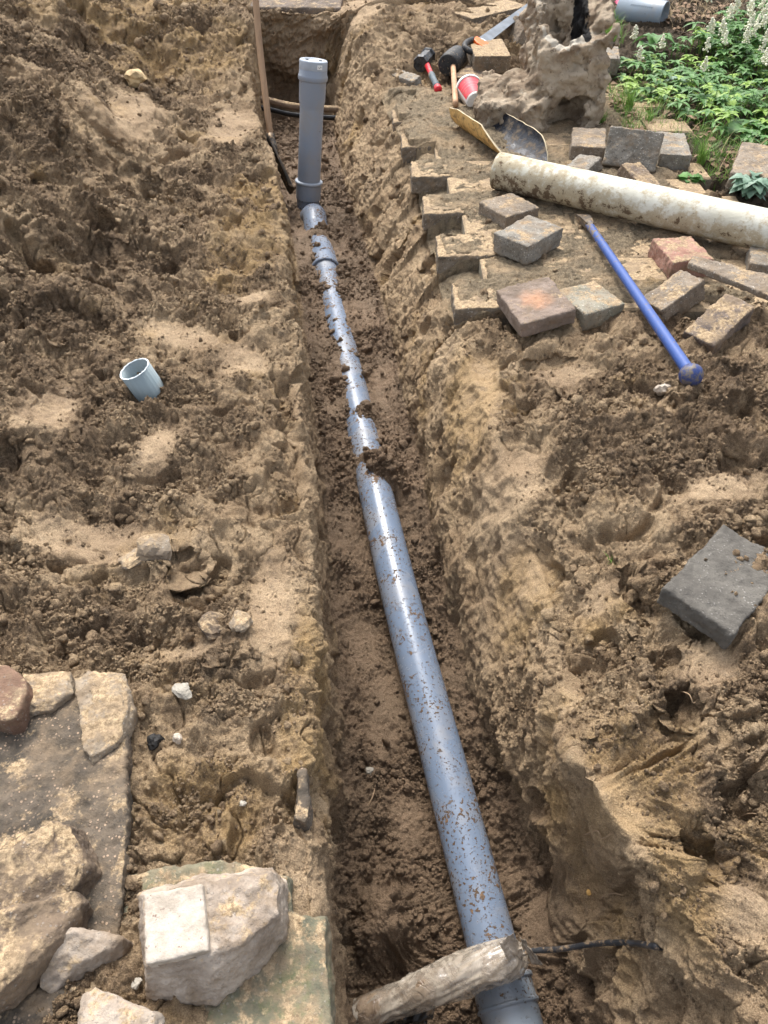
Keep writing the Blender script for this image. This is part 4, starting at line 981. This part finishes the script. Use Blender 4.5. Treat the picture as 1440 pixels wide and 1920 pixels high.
mesh('blade', v, f, simple('blade_steel', (.04, .038, .036), .5, .6, dirt=.4), sv)

# ------------------------------------------------------------------ cables
c0, c1 = PY(500, 188, 5.0), PY(645, 205, 4.95)
pts = cr([c0 + Vector((-.1, 0, .01)), c0, c0.lerp(c1, .3) - Vector((0, 0, .015)), c0.lerp(c1, .6) - Vector((0, 0, .012)), c1, c1 + Vector((.2, 0, .02))], 8)
v, f = tube(pts, .019, 18); o = mesh('old_cable', v, f, mat_concrete('dirty_cable', (.16, .11, .075), (.24, .17, .12), sand=.6, grit=.2)); tag(o, 'mud-caked cable crossing the far end of the trench', 'cable'); m = o.modifiers.new('d', 'DISPLACE'); m.texture = clouds(.02); m.texture_coords = 'GLOBAL'; m.strength = .008
v, f = tube([q + Vector((0, -.03, -.038)) for q in pts], .015, 18); o = mesh('black_cable', v, f, simple('black_cable', (.012, .012, .013), .35)); tag(o, 'smooth black cable just under the mud-caked one', 'cable')
w0 = PT(705, 1892, 1.585); w1 = PT(985, 1786, 1.555)
e0 = PT(1225, 1774, 1.52)
def near_cam(px, py, off):
    h = hit(px, py)[0]; return h + (cam.location - h).normalized() * off
ca, cb = near_cam(1120, 1769, .012), near_cam(1180, 1768, .008)
cab = cr([w1 + (w0 - w1) * .3, w1, w1.lerp(ca, .5) + Vector((0, 0, -.006)), ca, cb, near_cam(1225, 1774, .002), near_cam(1240, 1776, -.03)], 10)
v, f = tube(cab, .0055, 14); o = mesh('cable', v, f, simple('cable_sheath', (.03, .032, .036), .35, var=.3, dirt=.4, scale=30)); tag(o, 'thin black cable from the plastic wrap into the right wall', 'cable')
M_ROOT = simple('root_bark', (.30, .21, .13), .8, var=.3)
def root(pxs, off, r, label):
    pts_ = cr([near_cam(x, y, off * (1 if 0 < i < len(pxs) - 1 else -.5)) for i, (x, y) in enumerate(pxs)], 6)
    v, f = tube(pts_, [r * (1 - .6 * k / len(pts_)) for k in range(len(pts_))], 8); tag(mesh('root', v, f, M_ROOT), label, 'root', 'thin roots sticking out of the soil')
root([(1095, 1566), (1120, 1558), (1128, 1572), (1150, 1562)], .012, .0016, 'thin pale root under the overhanging soil bulge')
root([(1275, 1296), (1292, 1302), (1300, 1318), (1310, 1310)], .012, .0014, 'thin curled root beside the dark hole in the right bank')
root([(1130, 1682), (1150, 1675), (1170, 1680)], .004, .0022, 'short brown root lying flat on the right trench wall above the cable')
root([(1385, 1532), (1410, 1525), (1440, 1533)], .008, .0012, 'straw-thin root at the right edge, low in the picture')
root([(690, 1510), (700, 1490), (705, 1462)], .003, .0018, 'dark thin root curving on the trench floor below the pale stone')
# plastic wrapped bundle
wr_ = empty('plastic_wrapped_bundle', w0.lerp(w1, .5), 'bundle wrapped in crinkled brownish plastic film across the pipe', 'plastic wrap')
s = NT('plastic_film', .16); p = s.pos()
fo_ = s.noise(p, 18, 5, .6, 1.2)
wv_ = s.n('TexVoronoi', feature='SMOOTH_F1'); s.put(wv_.inputs['Vector'], p); wv_.inputs['Scale'].default_value = 34
xs_ = s.n('SeparateXYZ'); s.put(xs_.inputs[0], p)
rgt = s.ramp(s.math('ADD', xs_.outputs[0], s.math('MULTIPLY', s.noise(p, 20, 4), .12)), .12, .26)
bc = s.mix(s.ramp(s.noise(p, 30, 5, .65), .35, .65), (.15, .105, .07), (.30, .225, .155))
bc = s.mix(s.math('MULTIPLY', rgt, s.ramp(s.noise(p, 16, 4, .7, 1), .35, .6)), bc, (.40, .33, .255))
crs = s.math('ABSOLUTE', s.math('SUBTRACT', s.noise(p, 22, 4, .55, 1.5), .5))
hgt = s.math('MULTIPLY', s.ramp(crs, 0, .09), 1.)
M_FILM = s.done(bc, s.ramp(s.noise(p, 40, 3), .4, .65, .18, .5), s.bump(hgt, .0022, .6), Specular_IOR_Level=.6, Coat_Weight=.7, Coat_Roughness=.15)
nn_ = 130; sg = 96; wdv = (w1 - w0); wl = wdv.length; wa = wdv.normalized(); wu = wa.orthogonal().normalized(); wv2 = wa.cross(wu)
wu = (Vector((0, 0, 1)) - wa * wa.z).normalized(); wv2 = wa.cross(wu)
v = []; f = []
for i in range(nn_ + 1):
    t = -.12 + 1.12 * i / nn_; c_ = w0 + wdv * t + Vector((0, 0, .012 * math.sin(max(0, t) * math.pi)))
    rr = .028 + .008 * max(0, math.sin(max(0, min(1, (t - .15) / .95)) * math.pi)) - (.014 * max(0, (t - .94) / .06) if t > .94 else 0)
    for k in range(sg):
        a = 2 * math.pi * k / sg; d = wu * math.cos(a) + wv2 * math.sin(a)
        q = Vector((t * 4.2 + .9 * math.sin(a * 1 + t * 5), math.cos(a + t * 2) * 1.5, math.sin(a + t * 2) * 1.5))
        rd = 0; amp = 1; fq = .9
        for o_ in range(3): rd += amp * (1 - abs(mnoise.noise(q * fq + Vector((o_ * 9, 0, 0)))) * 2.2); amp *= .42; fq *= 2.1
        v.append(c_ + d * (rr * (.98 + .15 * rd)))
f = [(i * sg + k, i * sg + (k + 1) % sg, (i + 1) * sg + (k + 1) % sg, (i + 1) * sg + k) for i in range(nn_) for k in range(sg)]
s = NT('clear_film', .14); p = s.pos()
al = s.ramp(s.noise(p, 24, 5, .7, 1.), .35, .62, .25, .8)
M_CLEAR = s.done(s.mix(s.noise(p, 50, 4), (.30, .25, .19), (.52, .46, .38)), .14, None, Alpha=al, Specular_IOR_Level=.9)
core = [w0.lerp(w1, 1) + (q - w1) * 1 for q in []]
mid_ = [w0 + wdv * t + Vector((0, 0, .012 * math.sin(max(0, t) * math.pi))) for t in np.linspace(-.12, .97, 40)]
cv, cf = tube(mid_, [.028 + .005 * math.sin(k * .45) + random.uniform(-.0015, .0015) for k in range(40)], 32); mesh('bundle_core', cv, cf, M_FILM, wr_)
mesh('film_wrap', v, f, M_CLEAR, wr_)
def flap(name, quad, nx, ny, amp, mat, parent, seed):
    v = []
    for i in range(nx + 1):
        for j in range(ny + 1):
            a = i / nx; b = j / ny
            p = quad[0] * (1 - a) * (1 - b) + quad[1] * a * (1 - b) + quad[2] * a * b + quad[3] * (1 - a) * b
            v.append(p + Vector((0, 0, 1)) * amp * (1 - abs(mnoise.noise(Vector((a * 3 + seed, b * 3, 0)))) * 2.5) + Vector((0, 1, 0)) * amp * mnoise.noise(Vector((a * 4, b * 4, seed))))
    f = [(i * (ny + 1) + j, i * (ny + 1) + j + 1, (i + 1) * (ny + 1) + j + 1, (i + 1) * (ny + 1) + j) for i in range(nx) for j in range(ny)]
    o = mesh(name, v, f, mat, parent); m = o.modifiers.new('s', 'SOLIDIFY'); m.thickness = .0006; return o
s = NT('thin_film', .2); p = s.pos()
M_THIN = s.done(s.mix(s.noise(p, 60, 4), (.30, .24, .18), (.52, .46, .38)), .2, s.bump(s.noise(p, 50, 4, .6, 1), .01, .8), Alpha=.7, Specular_IOR_Level=.8)
flap('film_flap', [PT(972, 1758, 1.52), PT(985, 1765, 1.52), PT(1018, 1812, 1.55), PT(998, 1808, 1.55)], 14, 22, .006, M_THIN, wr_, 3)
flap('film_flap', [PT(935, 1768, 1.51), PT(962, 1752, 1.505), PT(985, 1790, 1.53), PT(960, 1822, 1.55)], 16, 20, .008, M_THIN, wr_, 8)
flap('dark_film', [PT(712, 1925, 1.60), PT(715, 1905, 1.59), PT(828, 1870, 1.575), PT(800, 1925, 1.6)], 20, 26, .018, simple('black_film', (.03, .026, .022), .3, var=.5, dirt=.35), wr_, 5)

# ------------------------------------------------------------------ pipe offcut in the garden
g0 = PY(1160, 14, 5.55); g1 = PY(1248, 32, 5.45); g0.z = g1.z = .14
g0 = P(1162, 18, .08); g1 = P(1246, 30, .08)
ga = (g1 - g0).normalized(); gl = (g1 - g0).length
v, f = lathe([(0, .070), (0, .077), (gl * .98, .077), (gl, .077), (gl, .071), (0, .070)], g0, ga, 48)
oc = mesh('pipe_offcut', v, f, mat_pvc('offcut_pvc', base=(.22, .27, .32), dirt=-.2, rough=.35, specks=False, seed=4.)); tag(oc, 'short wide grey pipe offcut lying in the garden, top right', 'pipe')
aa = ga.cross(Vector((0, 0, 1))).normalized()
if aa.y > 0: aa = -aa
v = []; f = []
random.seed(5)
for i in range(11):   # worn raised print on its side
    x0 = gl * (.30 + .045 * i)
    for (dx, h0, h1) in ((0, -.002, .010), (.006, .003, .010)):
        k = len(v)
        for (ddx, hh) in ((0, h0), (.003, h0), (.003, h1), (0, h1)):
            an = .55 + (hh + random.uniform(0, .003)) / .077
            v.append(g0 + ga * (x0 + dx + ddx) + aa * math.cos(an) * .0774 + Vector((0, 0, 1)) * math.sin(an) * .0774)
        f.append((k, k + 1, k + 2, k + 3))
o = mesh('worn_print', v, f, simple('faded_print', (.12, .15, .18), .5), oc, False)
pk = chip(1161, 6, .03, simple('pink_plastic', (.7, .12, .22), .5), 'plastic_scrap', 'small pink plastic scrap left of the pipe offcut', 'scrap')

# ------------------------------------------------------------------ dark kerb slab at the head of the trench
a0, a1 = PY(470, 12, 5.5), PY(640, 14, 5.5)
o = prism('kerb_slab', [a0 + Vector((0, -.06, .01)), a1 + Vector((0, -.06, .01)), a1 + Vector((0, .4, .03)), a0 + Vector((0, .4, .03))], .07, mat_concrete('dark_kerb', (.09, .07, .055), (.16, .125, .10), sand=.3), down=(0, 0, -1))
stony(o, .008, 3, .005, .01); tag(o, 'dark stone slab across the head of the trench', 'slab')

# ------------------------------------------------------------------ hollow concrete lump (distance field -> surface nets)
def surface_nets(sdf, lo, hi, h):
    ax_ = [np.arange(l, u_ + h, h) for l, u_ in zip(lo, hi)]
    G = np.stack(np.meshgrid(*ax_, indexing='ij'), -1); D = sdf(G.reshape(-1, 3)).reshape(G.shape[:3])
    n = np.array(D.shape); cn = n - 1
    acc = np.zeros(tuple(cn) + (3,)); cnt = np.zeros(tuple(cn))
    edges = []
    for a_ in range(3):
        sl0 = [slice(None)] * 3; sl1 = [slice(None)] * 3; sl0[a_] = slice(0, -1); sl1[a_] = slice(1, None)
        d0, d1 = D[tuple(sl0)], D[tuple(sl1)]; cr_ = (d0 < 0) != (d1 < 0)
        t = np.where(cr_, d0 / np.where(cr_, d0 - d1, 1), 0); pt = G[tuple(sl0)].copy(); pt[..., a_] += t * h
        o_ = [k for k in range(3) if k != a_]
        for i in (0, 1):
            for j in (0, 1):
                s_ = [slice(None)] * 3; s_[o_[0]] = slice(i, i + cn[o_[0]]); s_[o_[1]] = slice(j, j + cn[o_[1]])
                m_ = cr_[tuple(s_)]; acc += pt[tuple(s_)] * m_[..., None]; cnt += m_
        edges.append((cr_, d0 < 0))
    act = cnt > 0; idx = -np.ones(tuple(cn), int); idx[act] = np.arange(act.sum()); verts = acc[act] / cnt[act][:, None]
    faces = []
    for a_ in range(3):
        cr_, ins = edges[a_]; o_ = [k for k in range(3) if k != a_]
        I = np.argwhere(cr_); I = I[(I[:, o_[0]] > 0) & (I[:, o_[1]] > 0) & (I[:, o_[0]] < cn[o_[0]]) & (I[:, o_[1]] < cn[o_[1]])]
        q = []
        for di, dj in ((-1, -1), (0, -1), (0, 0), (-1, 0)):
            J = I.copy(); J[:, o_[0]] += di; J[:, o_[1]] += dj; q.append(idx[J[:, 0], J[:, 1], J[:, 2]])
        q = np.stack(q, 1); fl = ins[I[:, 0], I[:, 1], I[:, 2]]
        if a_ == 1: fl = ~fl
        q[~fl] = q[~fl][:, ::-1]; faces.append(q)
    return verts, np.concatenate(faces)
def lump():
    g = P(1026, 242, 0); C0 = Vector((g.x, g.y, -.015))
    def box(p, c, h, r, rz=0):
        q = p - np.array(c); c_, s_ = math.cos(rz), math.sin(rz); q = np.stack([q[:, 0] * c_ + q[:, 1] * s_, -q[:, 0] * s_ + q[:, 1] * c_, q[:, 2]], 1)
        q = np.abs(q) - np.array(h) + r; return np.linalg.norm(np.maximum(q, 0), axis=1) + np.minimum(q.max(1), 0) - r
    def el(p, c, r): r = np.array(r); return (np.linalg.norm((p - np.array(c)) / r, axis=1) - 1) * r.min()
    def sm(a_, b_, k): h = np.clip(.5 + .5 * (b_ - a_) / k, 0, 1); return b_ * (1 - h) + a_ * h - k * h * (1 - h)
    def sdf(p):
        n3 = .032 * fbm(p[:, 0] + p[:, 2] * .6, p[:, 1] - p[:, 2] * .5, .25, 4, 500) + .024 * fbm(p[:, 0] - p[:, 1], p[:, 2] + .3 * p[:, 1], .09, 5, 510, .65)
        big = box(p, (.085, .27, .26), (.15, .27, .30), .03, .06)
        big = np.maximum(big, (p[:, 2] - (.30 + .48 * p[:, 1] + .9 * np.maximum(0, p[:, 0] - .14))) * .85)
        big = np.maximum(big, (-p[:, 1] + .18 * p[:, 2] - .01) * .98)
        low = box(p, (-.14, .10, .075), (.155, .15, .115), .02, -.25)
        low = np.maximum(low, (p[:, 2] - (.17 - .25 * p[:, 1] * 0 + .12 * p[:, 0] + .1 * p[:, 1])))
        b_ = sm(big, low, .03)
        b_ = np.maximum(b_, -el(p, (.045, .215, .44), (.105, .165, .225)))
        b_ = np.maximum(b_, -el(p, (.09, .0, .04), (.09, .17, .12)))
        b_ = np.maximum(b_, -el(p, (-.03, .44, .42), (.05, .06, .06)))
        return b_ + n3
    v, f = surface_nets(sdf, (-.42, -.2, -.12), (.36, .68, .72), .0085)
    dark = np.exp(-((v[:, 0] - .135) / .028) ** 2) * SS((v[:, 1] - .05) / .05) * SS((.40 - v[:, 1]) / .05) * SS((v[:, 2] - .16) / .04) * SS((.55 - v[:, 2]) / .06)
    rim = np.exp(-((el(v, (.045, .215, .44), (.105, .165, .225)) - .01) / .022) ** 2) * SS((.25 - v[:, 1]) / .2)
    me = bpy.data.meshes.new('concrete_lump'); me.from_pydata(v.tolist(), [], f.tolist()); me.update()
    bm = bmesh.new(); bm.from_mesh(me); bmesh.ops.recalc_face_normals(bm, faces=bm.faces); bm.to_mesh(me); bm.free()
    for nm, arr in (('tar', dark), ('rim', rim)):
        at = me.attributes.new(nm, 'FLOAT', 'POINT'); at.data.foreach_set('value', arr.astype(np.float32))
    s = NT('lump_concrete', .9); g = s.pos()
    c_ = s.mix(s.ramp(s.noise(g, 9, 5, .65), .38, .62), (.34, .255, .175), (.54, .44, .32))
    c_ = s.mix(s.ramp(s.noise(g, 34, 5, .75), .54, .66), c_, (.22, .16, .11))
    c_ = s.mix(s.ramp(s.noise(g, 5, 5, .7), .55, .63), c_, (.54, .47, .37))
    c_ = s.mix(s.ramp(s.math('ADD', s.attr('rim'), s.math('MULTIPLY', s.noise(g, 30, 5, .7), .8)), .95, 1.15), c_, (.62, .56, .46))
    c_ = s.mix(s.ramp(s.math('ADD', s.attr('tar'), s.math('MULTIPLY', s.noise(g, 40, 4, .7), .7)), .78, .95), c_, (.015, .014, .014))
    m = s.done(c_, .9, s.bump(s.noise(g, 60, 6, .75), .02, 1.))
    o = link('concrete_lump', me, m); o.location = C0; o.rotation_euler = (0, 0, .0)
    return tag(o, 'big hollow lump of old concrete, round recess with black tar inside', 'concrete lump')
lump()
# ------------------------------------------------------------------ garden planting
random.seed(21)
def gmat(name, a, b, rough=.45, tr=.25):
    s = NT(name, rough); p = s.pos(); oi = s.noise(p, 9, 3); o2 = s.noise(p, 40, 2)
    c = s.mix(s.ramp(oi, .35, .65), a, b); c = s.mix(s.math('MULTIPLY', s.ramp(o2, .4, .7), .5), c, tuple(x * 1.5 for x in b))
    m = s.done(c, rough); s.put(s.b.inputs['Subsurface Weight'], 0.0)
    td = s.n('BsdfTranslucent'); s.put(td.inputs['Color'], c); mx = s.n('MixShader'); mx.inputs[0].default_value = tr
    out = [n for n in s.t.nodes if n.type == 'OUTPUT_MATERIAL'][0]
    s.t.links.new(s.b.outputs[0], mx.inputs[1]); s.t.links.new(td.outputs[0], mx.inputs[2]); s.t.links.new(mx.outputs[0], out.inputs[0]); return m
M_LEAF = gmat('leaf_green', (.05, .13, .03), (.12, .25, .07)); M_LEAF2 = gmat('leaf_bright', (.15, .26, .04), (.28, .42, .09))
M_GRASS = gmat('grass_green', (.09, .20, .03), (.19, .32, .07)); M_SILV = gmat('leaf_silver', (.10, .19, .12), (.24, .34, .26))
M_FLOW = simple('flower_white', (.72, .70, .55), .7, var=.15); M_DEAD = simple('dead_leaf', (.20, .13, .08), .8, var=.4, scale=30); M_DEAD2 = simple('dry_stalk', (.42, .31, .17), .8, var=.3)
def leaf(V_, F_, base, d, up_, L, W, droop=.35, nseg=4, serr=0.):
    d = d.normalized(); sd = d.cross(up_).normalized(); un = sd.cross(d)
    k0 = len(V_)
    for i in range(nseg + 1):
        t = i / nseg; w_ = W * (math.sin(math.pi * min(1, .10 + .9 * t) ** .9) if i < nseg else .02) * (1 + serr * (-1) ** i)
        c = base + d * (L * t) - Vector((0, 0, 1)) * (droop * L * t * t)
        V_ += [c - sd * w_ + un * w_ * .35, c, c + sd * w_ + un * w_ * .35]
    for i in range(nseg):
        a = k0 + i * 3; F_ += [(a, a + 1, a + 4, a + 3), (a + 1, a + 2, a + 5, a + 4)]
def blade(V_, F_, base, lean, L, W):
    k0 = len(V_); sd = lean.cross(Vector((0, 0, 1))).normalized() if lean.length > 1e-4 else Vector((1, 0, 0))
    for i in range(4):
        t = i / 3; c = base + Vector((0, 0, L * (t - .35 * t * t * lean.length))) + lean * (L * t * t); w_ = W * (1 - t * .95)
        V_ += [c - sd * w_, c + sd * w_]
    for i in range(3): a = k0 + 2 * i; F_.append((a, a + 1, a + 3, a + 2))
def stuff(name, V_, F_, mat, label):
    o = mesh(name, V_, F_, mat); o['kind'] = 'stuff'; o['label'] = label; return o
def rv(r): a = random.uniform(0, 2 * math.pi); return Vector((math.cos(a), math.sin(a), 0)) * r
def whorl(V_, F_, p, h, n, L, W, up=.25):
    a0_ = random.uniform(0, 6)
    top = p + Vector((0, 0, h)) + rv(.01)
    for k in range(n):
        a = a0_ + k * 2 * math.pi / n + random.uniform(-.2, .2)
        leaf(V_, F_, top, Vector((math.cos(a), math.sin(a), up + random.uniform(-.15, .3))), Vector((0, 0, 1)), L * random.uniform(.75, 1.15), W, .4)
    k = len(V_); V_ += [p + Vector((-.0015, 0, 0)), p + Vector((.0015, 0, 0)), top + Vector((.0015, 0, 0)), top + Vector((-.0015, 0, 0))]; F_.append((k, k + 1, k + 2, k + 3))
def inpoly(x, y, poly):
    c = False; j = len(poly) - 1
    for i in range(len(poly)):
        if (poly[i][1] > y) != (poly[j][1] > y) and x < (poly[j][0] - poly[i][0]) * (y - poly[i][1]) / (poly[j][1] - poly[i][1]) + poly[i][0]: c = not c
        j = i
    return c
# plan-view planting beds in world metres from the photo outline
def bed(poly): return [tuple(P(x, y, .03).xy) for x, y in poly]
B_MAIN = bed([(1165, 120), (1290, 95), (1440, 50), (1520, 30), (1560, 260), (1440, 270), (1330, 225), (1230, 190), (1175, 160)])
B_FLOW = bed([(1300, 80), (1440, 30), (1540, 20), (1560, 130), (1420, 140), (1340, 130)])
B_GRASS = bed([(1130, 150), (1175, 140), (1330, 210), (1460, 255), (1460, 300), (1330, 320), (1300, 250), (1170, 235)])
B_TOP = bed([(1110, 10), (1160, 30), (1170, 90), (1120, 100)])
B_DRY = bed([(1250, -20), (1560, -30), (1560, 50), (1400, 40), (1300, 70), (1250, 60)])
def pts_in(poly, n):
    xs = [p[0] for p in poly]; ys = [p[1] for p in poly]; out = []
    while len(out) < n:
        x, y = random.uniform(min(xs), max(xs)), random.uniform(min(ys), max(ys))
        if inpoly(x, y, poly): out.append(Vector((x, y, gz(x, y))))
    return out
V1, F1, V2, F2 = [], [], [], []
for p in pts_in(B_MAIN, 640):
    if random.random() < .6: whorl(V1, F1, p, random.uniform(.04, .11), random.choice((5, 6, 7)), random.uniform(.035, .07), random.uniform(.008, .014))
    else: whorl(V2, F2, p, random.uniform(.03, .10), random.choice((4, 5, 6)), random.uniform(.03, .06), random.uniform(.008, .013))
for p in pts_in(B_FLOW, 130): whorl(V1, F1, p, random.uniform(.09, .15), 6, random.uniform(.045, .065), .014)
stuff('ground_cover', V1, F1, M_LEAF, 'dark green leafy ground cover in the garden'); stuff('ground_cover', V2, F2, M_LEAF2, 'light green leafy ground cover among the darker leaves')
bv1, bf1 = ico(1); Vf, Ff = [], []
for p in pts_in(B_FLOW, 75) + pts_in(B_MAIN, 22):
    h = random.uniform(.15, .20)
    for k in range(44):
        t = k / 44; c = p + Vector((0, 0, h + .06 * t)) + rv(random.uniform(.002, .022) * (1.15 - t)); r_ = random.uniform(.003, .0065); n0 = len(Vf)
        Vf += [c + Vector(q) * r_ for q in bv1.tolist()]; Ff += [tuple(int(a) + n0 for a in q) for q in bf1]
stuff('flower_spikes', Vf, Ff, M_FLOW, 'white flower spikes standing above the leaves')
Vg, Fg = [], []
for p in pts_in(B_GRASS, 1700): blade(Vg, Fg, p, rv(random.uniform(.2, 1.1)), random.uniform(.03, .08), .0017)
for p in pts_in(B_TOP, 350): blade(Vg, Fg, p, rv(random.uniform(.2, 1.)), random.uniform(.05, .10), .002)
for p in pts_in(B_MAIN, 900): blade(Vg, Fg, p, rv(random.uniform(.2, 1.)), random.uniform(.05, .12), .0018)
stuff('grass', Vg, Fg, M_GRASS, 'short bright grass between the pavers and the ground cover')
Vd, Fd, Ve, Fe = [], [], [], []
for p in pts_in(B_DRY, 500) + pts_in(B_MAIN, 260) + pts_in(B_GRASS, 220):
    leaf(Vd, Fd, p + Vector((0, 0, random.uniform(.005, .02))), rv(1) + Vector((0, 0, random.uniform(-.2, .4))), Vector((random.uniform(-.5, .5), random.uniform(-.5, .5), 1)).normalized(), random.uniform(.03, .06), .012, .3)
for p in pts_in(B_DRY, 700) + pts_in(B_GRASS, 130): blade(Ve, Fe, p, rv(random.uniform(.5, 1.6)), random.uniform(.05, .13), .0018)
stuff('leaf_litter', Vd, Fd, M_DEAD, 'dead brown leaves on the garden soil'); stuff('dry_grass', Ve, Fe, M_DEAD2, 'dry straw-coloured stalks at the top right')
def tuft(px, py, n, L, label):
    p, _ = hit(px, py); V_, F_ = [], []
    for k in range(n): blade(V_, F_, rv(random.uniform(0, .02)), rv(random.uniform(.15, 1.1)), L * random.uniform(.6, 1.1), .0016)
    o = mesh('grass_tuft', V_, F_, M_GRASS); o.location = p; tag(o, label, 'grass tuft', 'grass tufts at the garden edge')
tuft(1178, 205, 90, .14, 'bright grass tuft right of the concrete lump'); tuft(1312, 308, 80, .15, 'grass tuft right of the dark grey paver')
tuft(1140, 75, 70, .14, 'grass tuft behind the concrete lump, under the pipe offcut'); tuft(1215, 232, 60, .10, 'low grass tuft above the upright paver')
tuft(1420, 228, 60, .13, 'grass tuft between the ground cover and the broad-leaved plant'); tuft(1128, 232, 40, .08, 'darker grass tuft wedged between lump and mossy kerb stone')
tuft(1145, 1052, 10, .02, 'tiny green sprout in the soil left of the dark speckled paver')
def broad(px, py, n, L, W, mat, name, label, cat='plant', h=.05):
    p, _ = hit(px, py); V_, F_ = [], []
    for k in range(n):
        a = k * 2.4 + random.uniform(-.3, .3); b_ = Vector((math.cos(a), math.sin(a), 0)); q = b_ * random.uniform(0, .6) * L + Vector((0, 0, h * random.uniform(.4, 1.5)))
        leaf(V_, F_, q, b_ + Vector((0, 0, random.uniform(-.1, .5))), Vector((0, 0, 1)), L * random.uniform(.7, 1.1), W, .5, 7, .12)
        k0 = len(V_); V_ += [Vector((-.001, 0, -.01)), Vector((.001, 0, -.01)), q + Vector((.001, 0, 0)), q + Vector((-.001, 0, 0))]; F_.append((k0, k0 + 1, k0 + 2, k0 + 3))
    o = mesh(name, V_, F_, mat); o.location = p; tag(o, label, cat)
broad(1400, 372, 44, .065, .026, M_SILV, 'silver_leaf_plant', 'silvery green plant beside the large tan paver')
broad(1408, 262, 12, .12, .045, M_LEAF, 'broad_leaf_plant', 'broad-leaved plant in the grass at the right edge', h=.04)
broad(1290, 345, 9, .05, .03, M_LEAF, 'broad_leaf_plant', 'low dark leafy plant behind the white pipe middle', h=.02)
broad(1352, 210, 14, .08, .03, M_LEAF2, 'broad_leaf_plant', 'lush bright green plant in the middle of the garden', h=.06)
broad(1222, 95, 8, .09, .035, M_LEAF, 'broad_leaf_plant', 'dark-leaved plant just below the pipe offcut', h=.05)
broad(1268, 178, 7, .075, .02, M_SILV, 'young_plant', 'young plant with spread palm-like leaves at the garden front', h=.06)
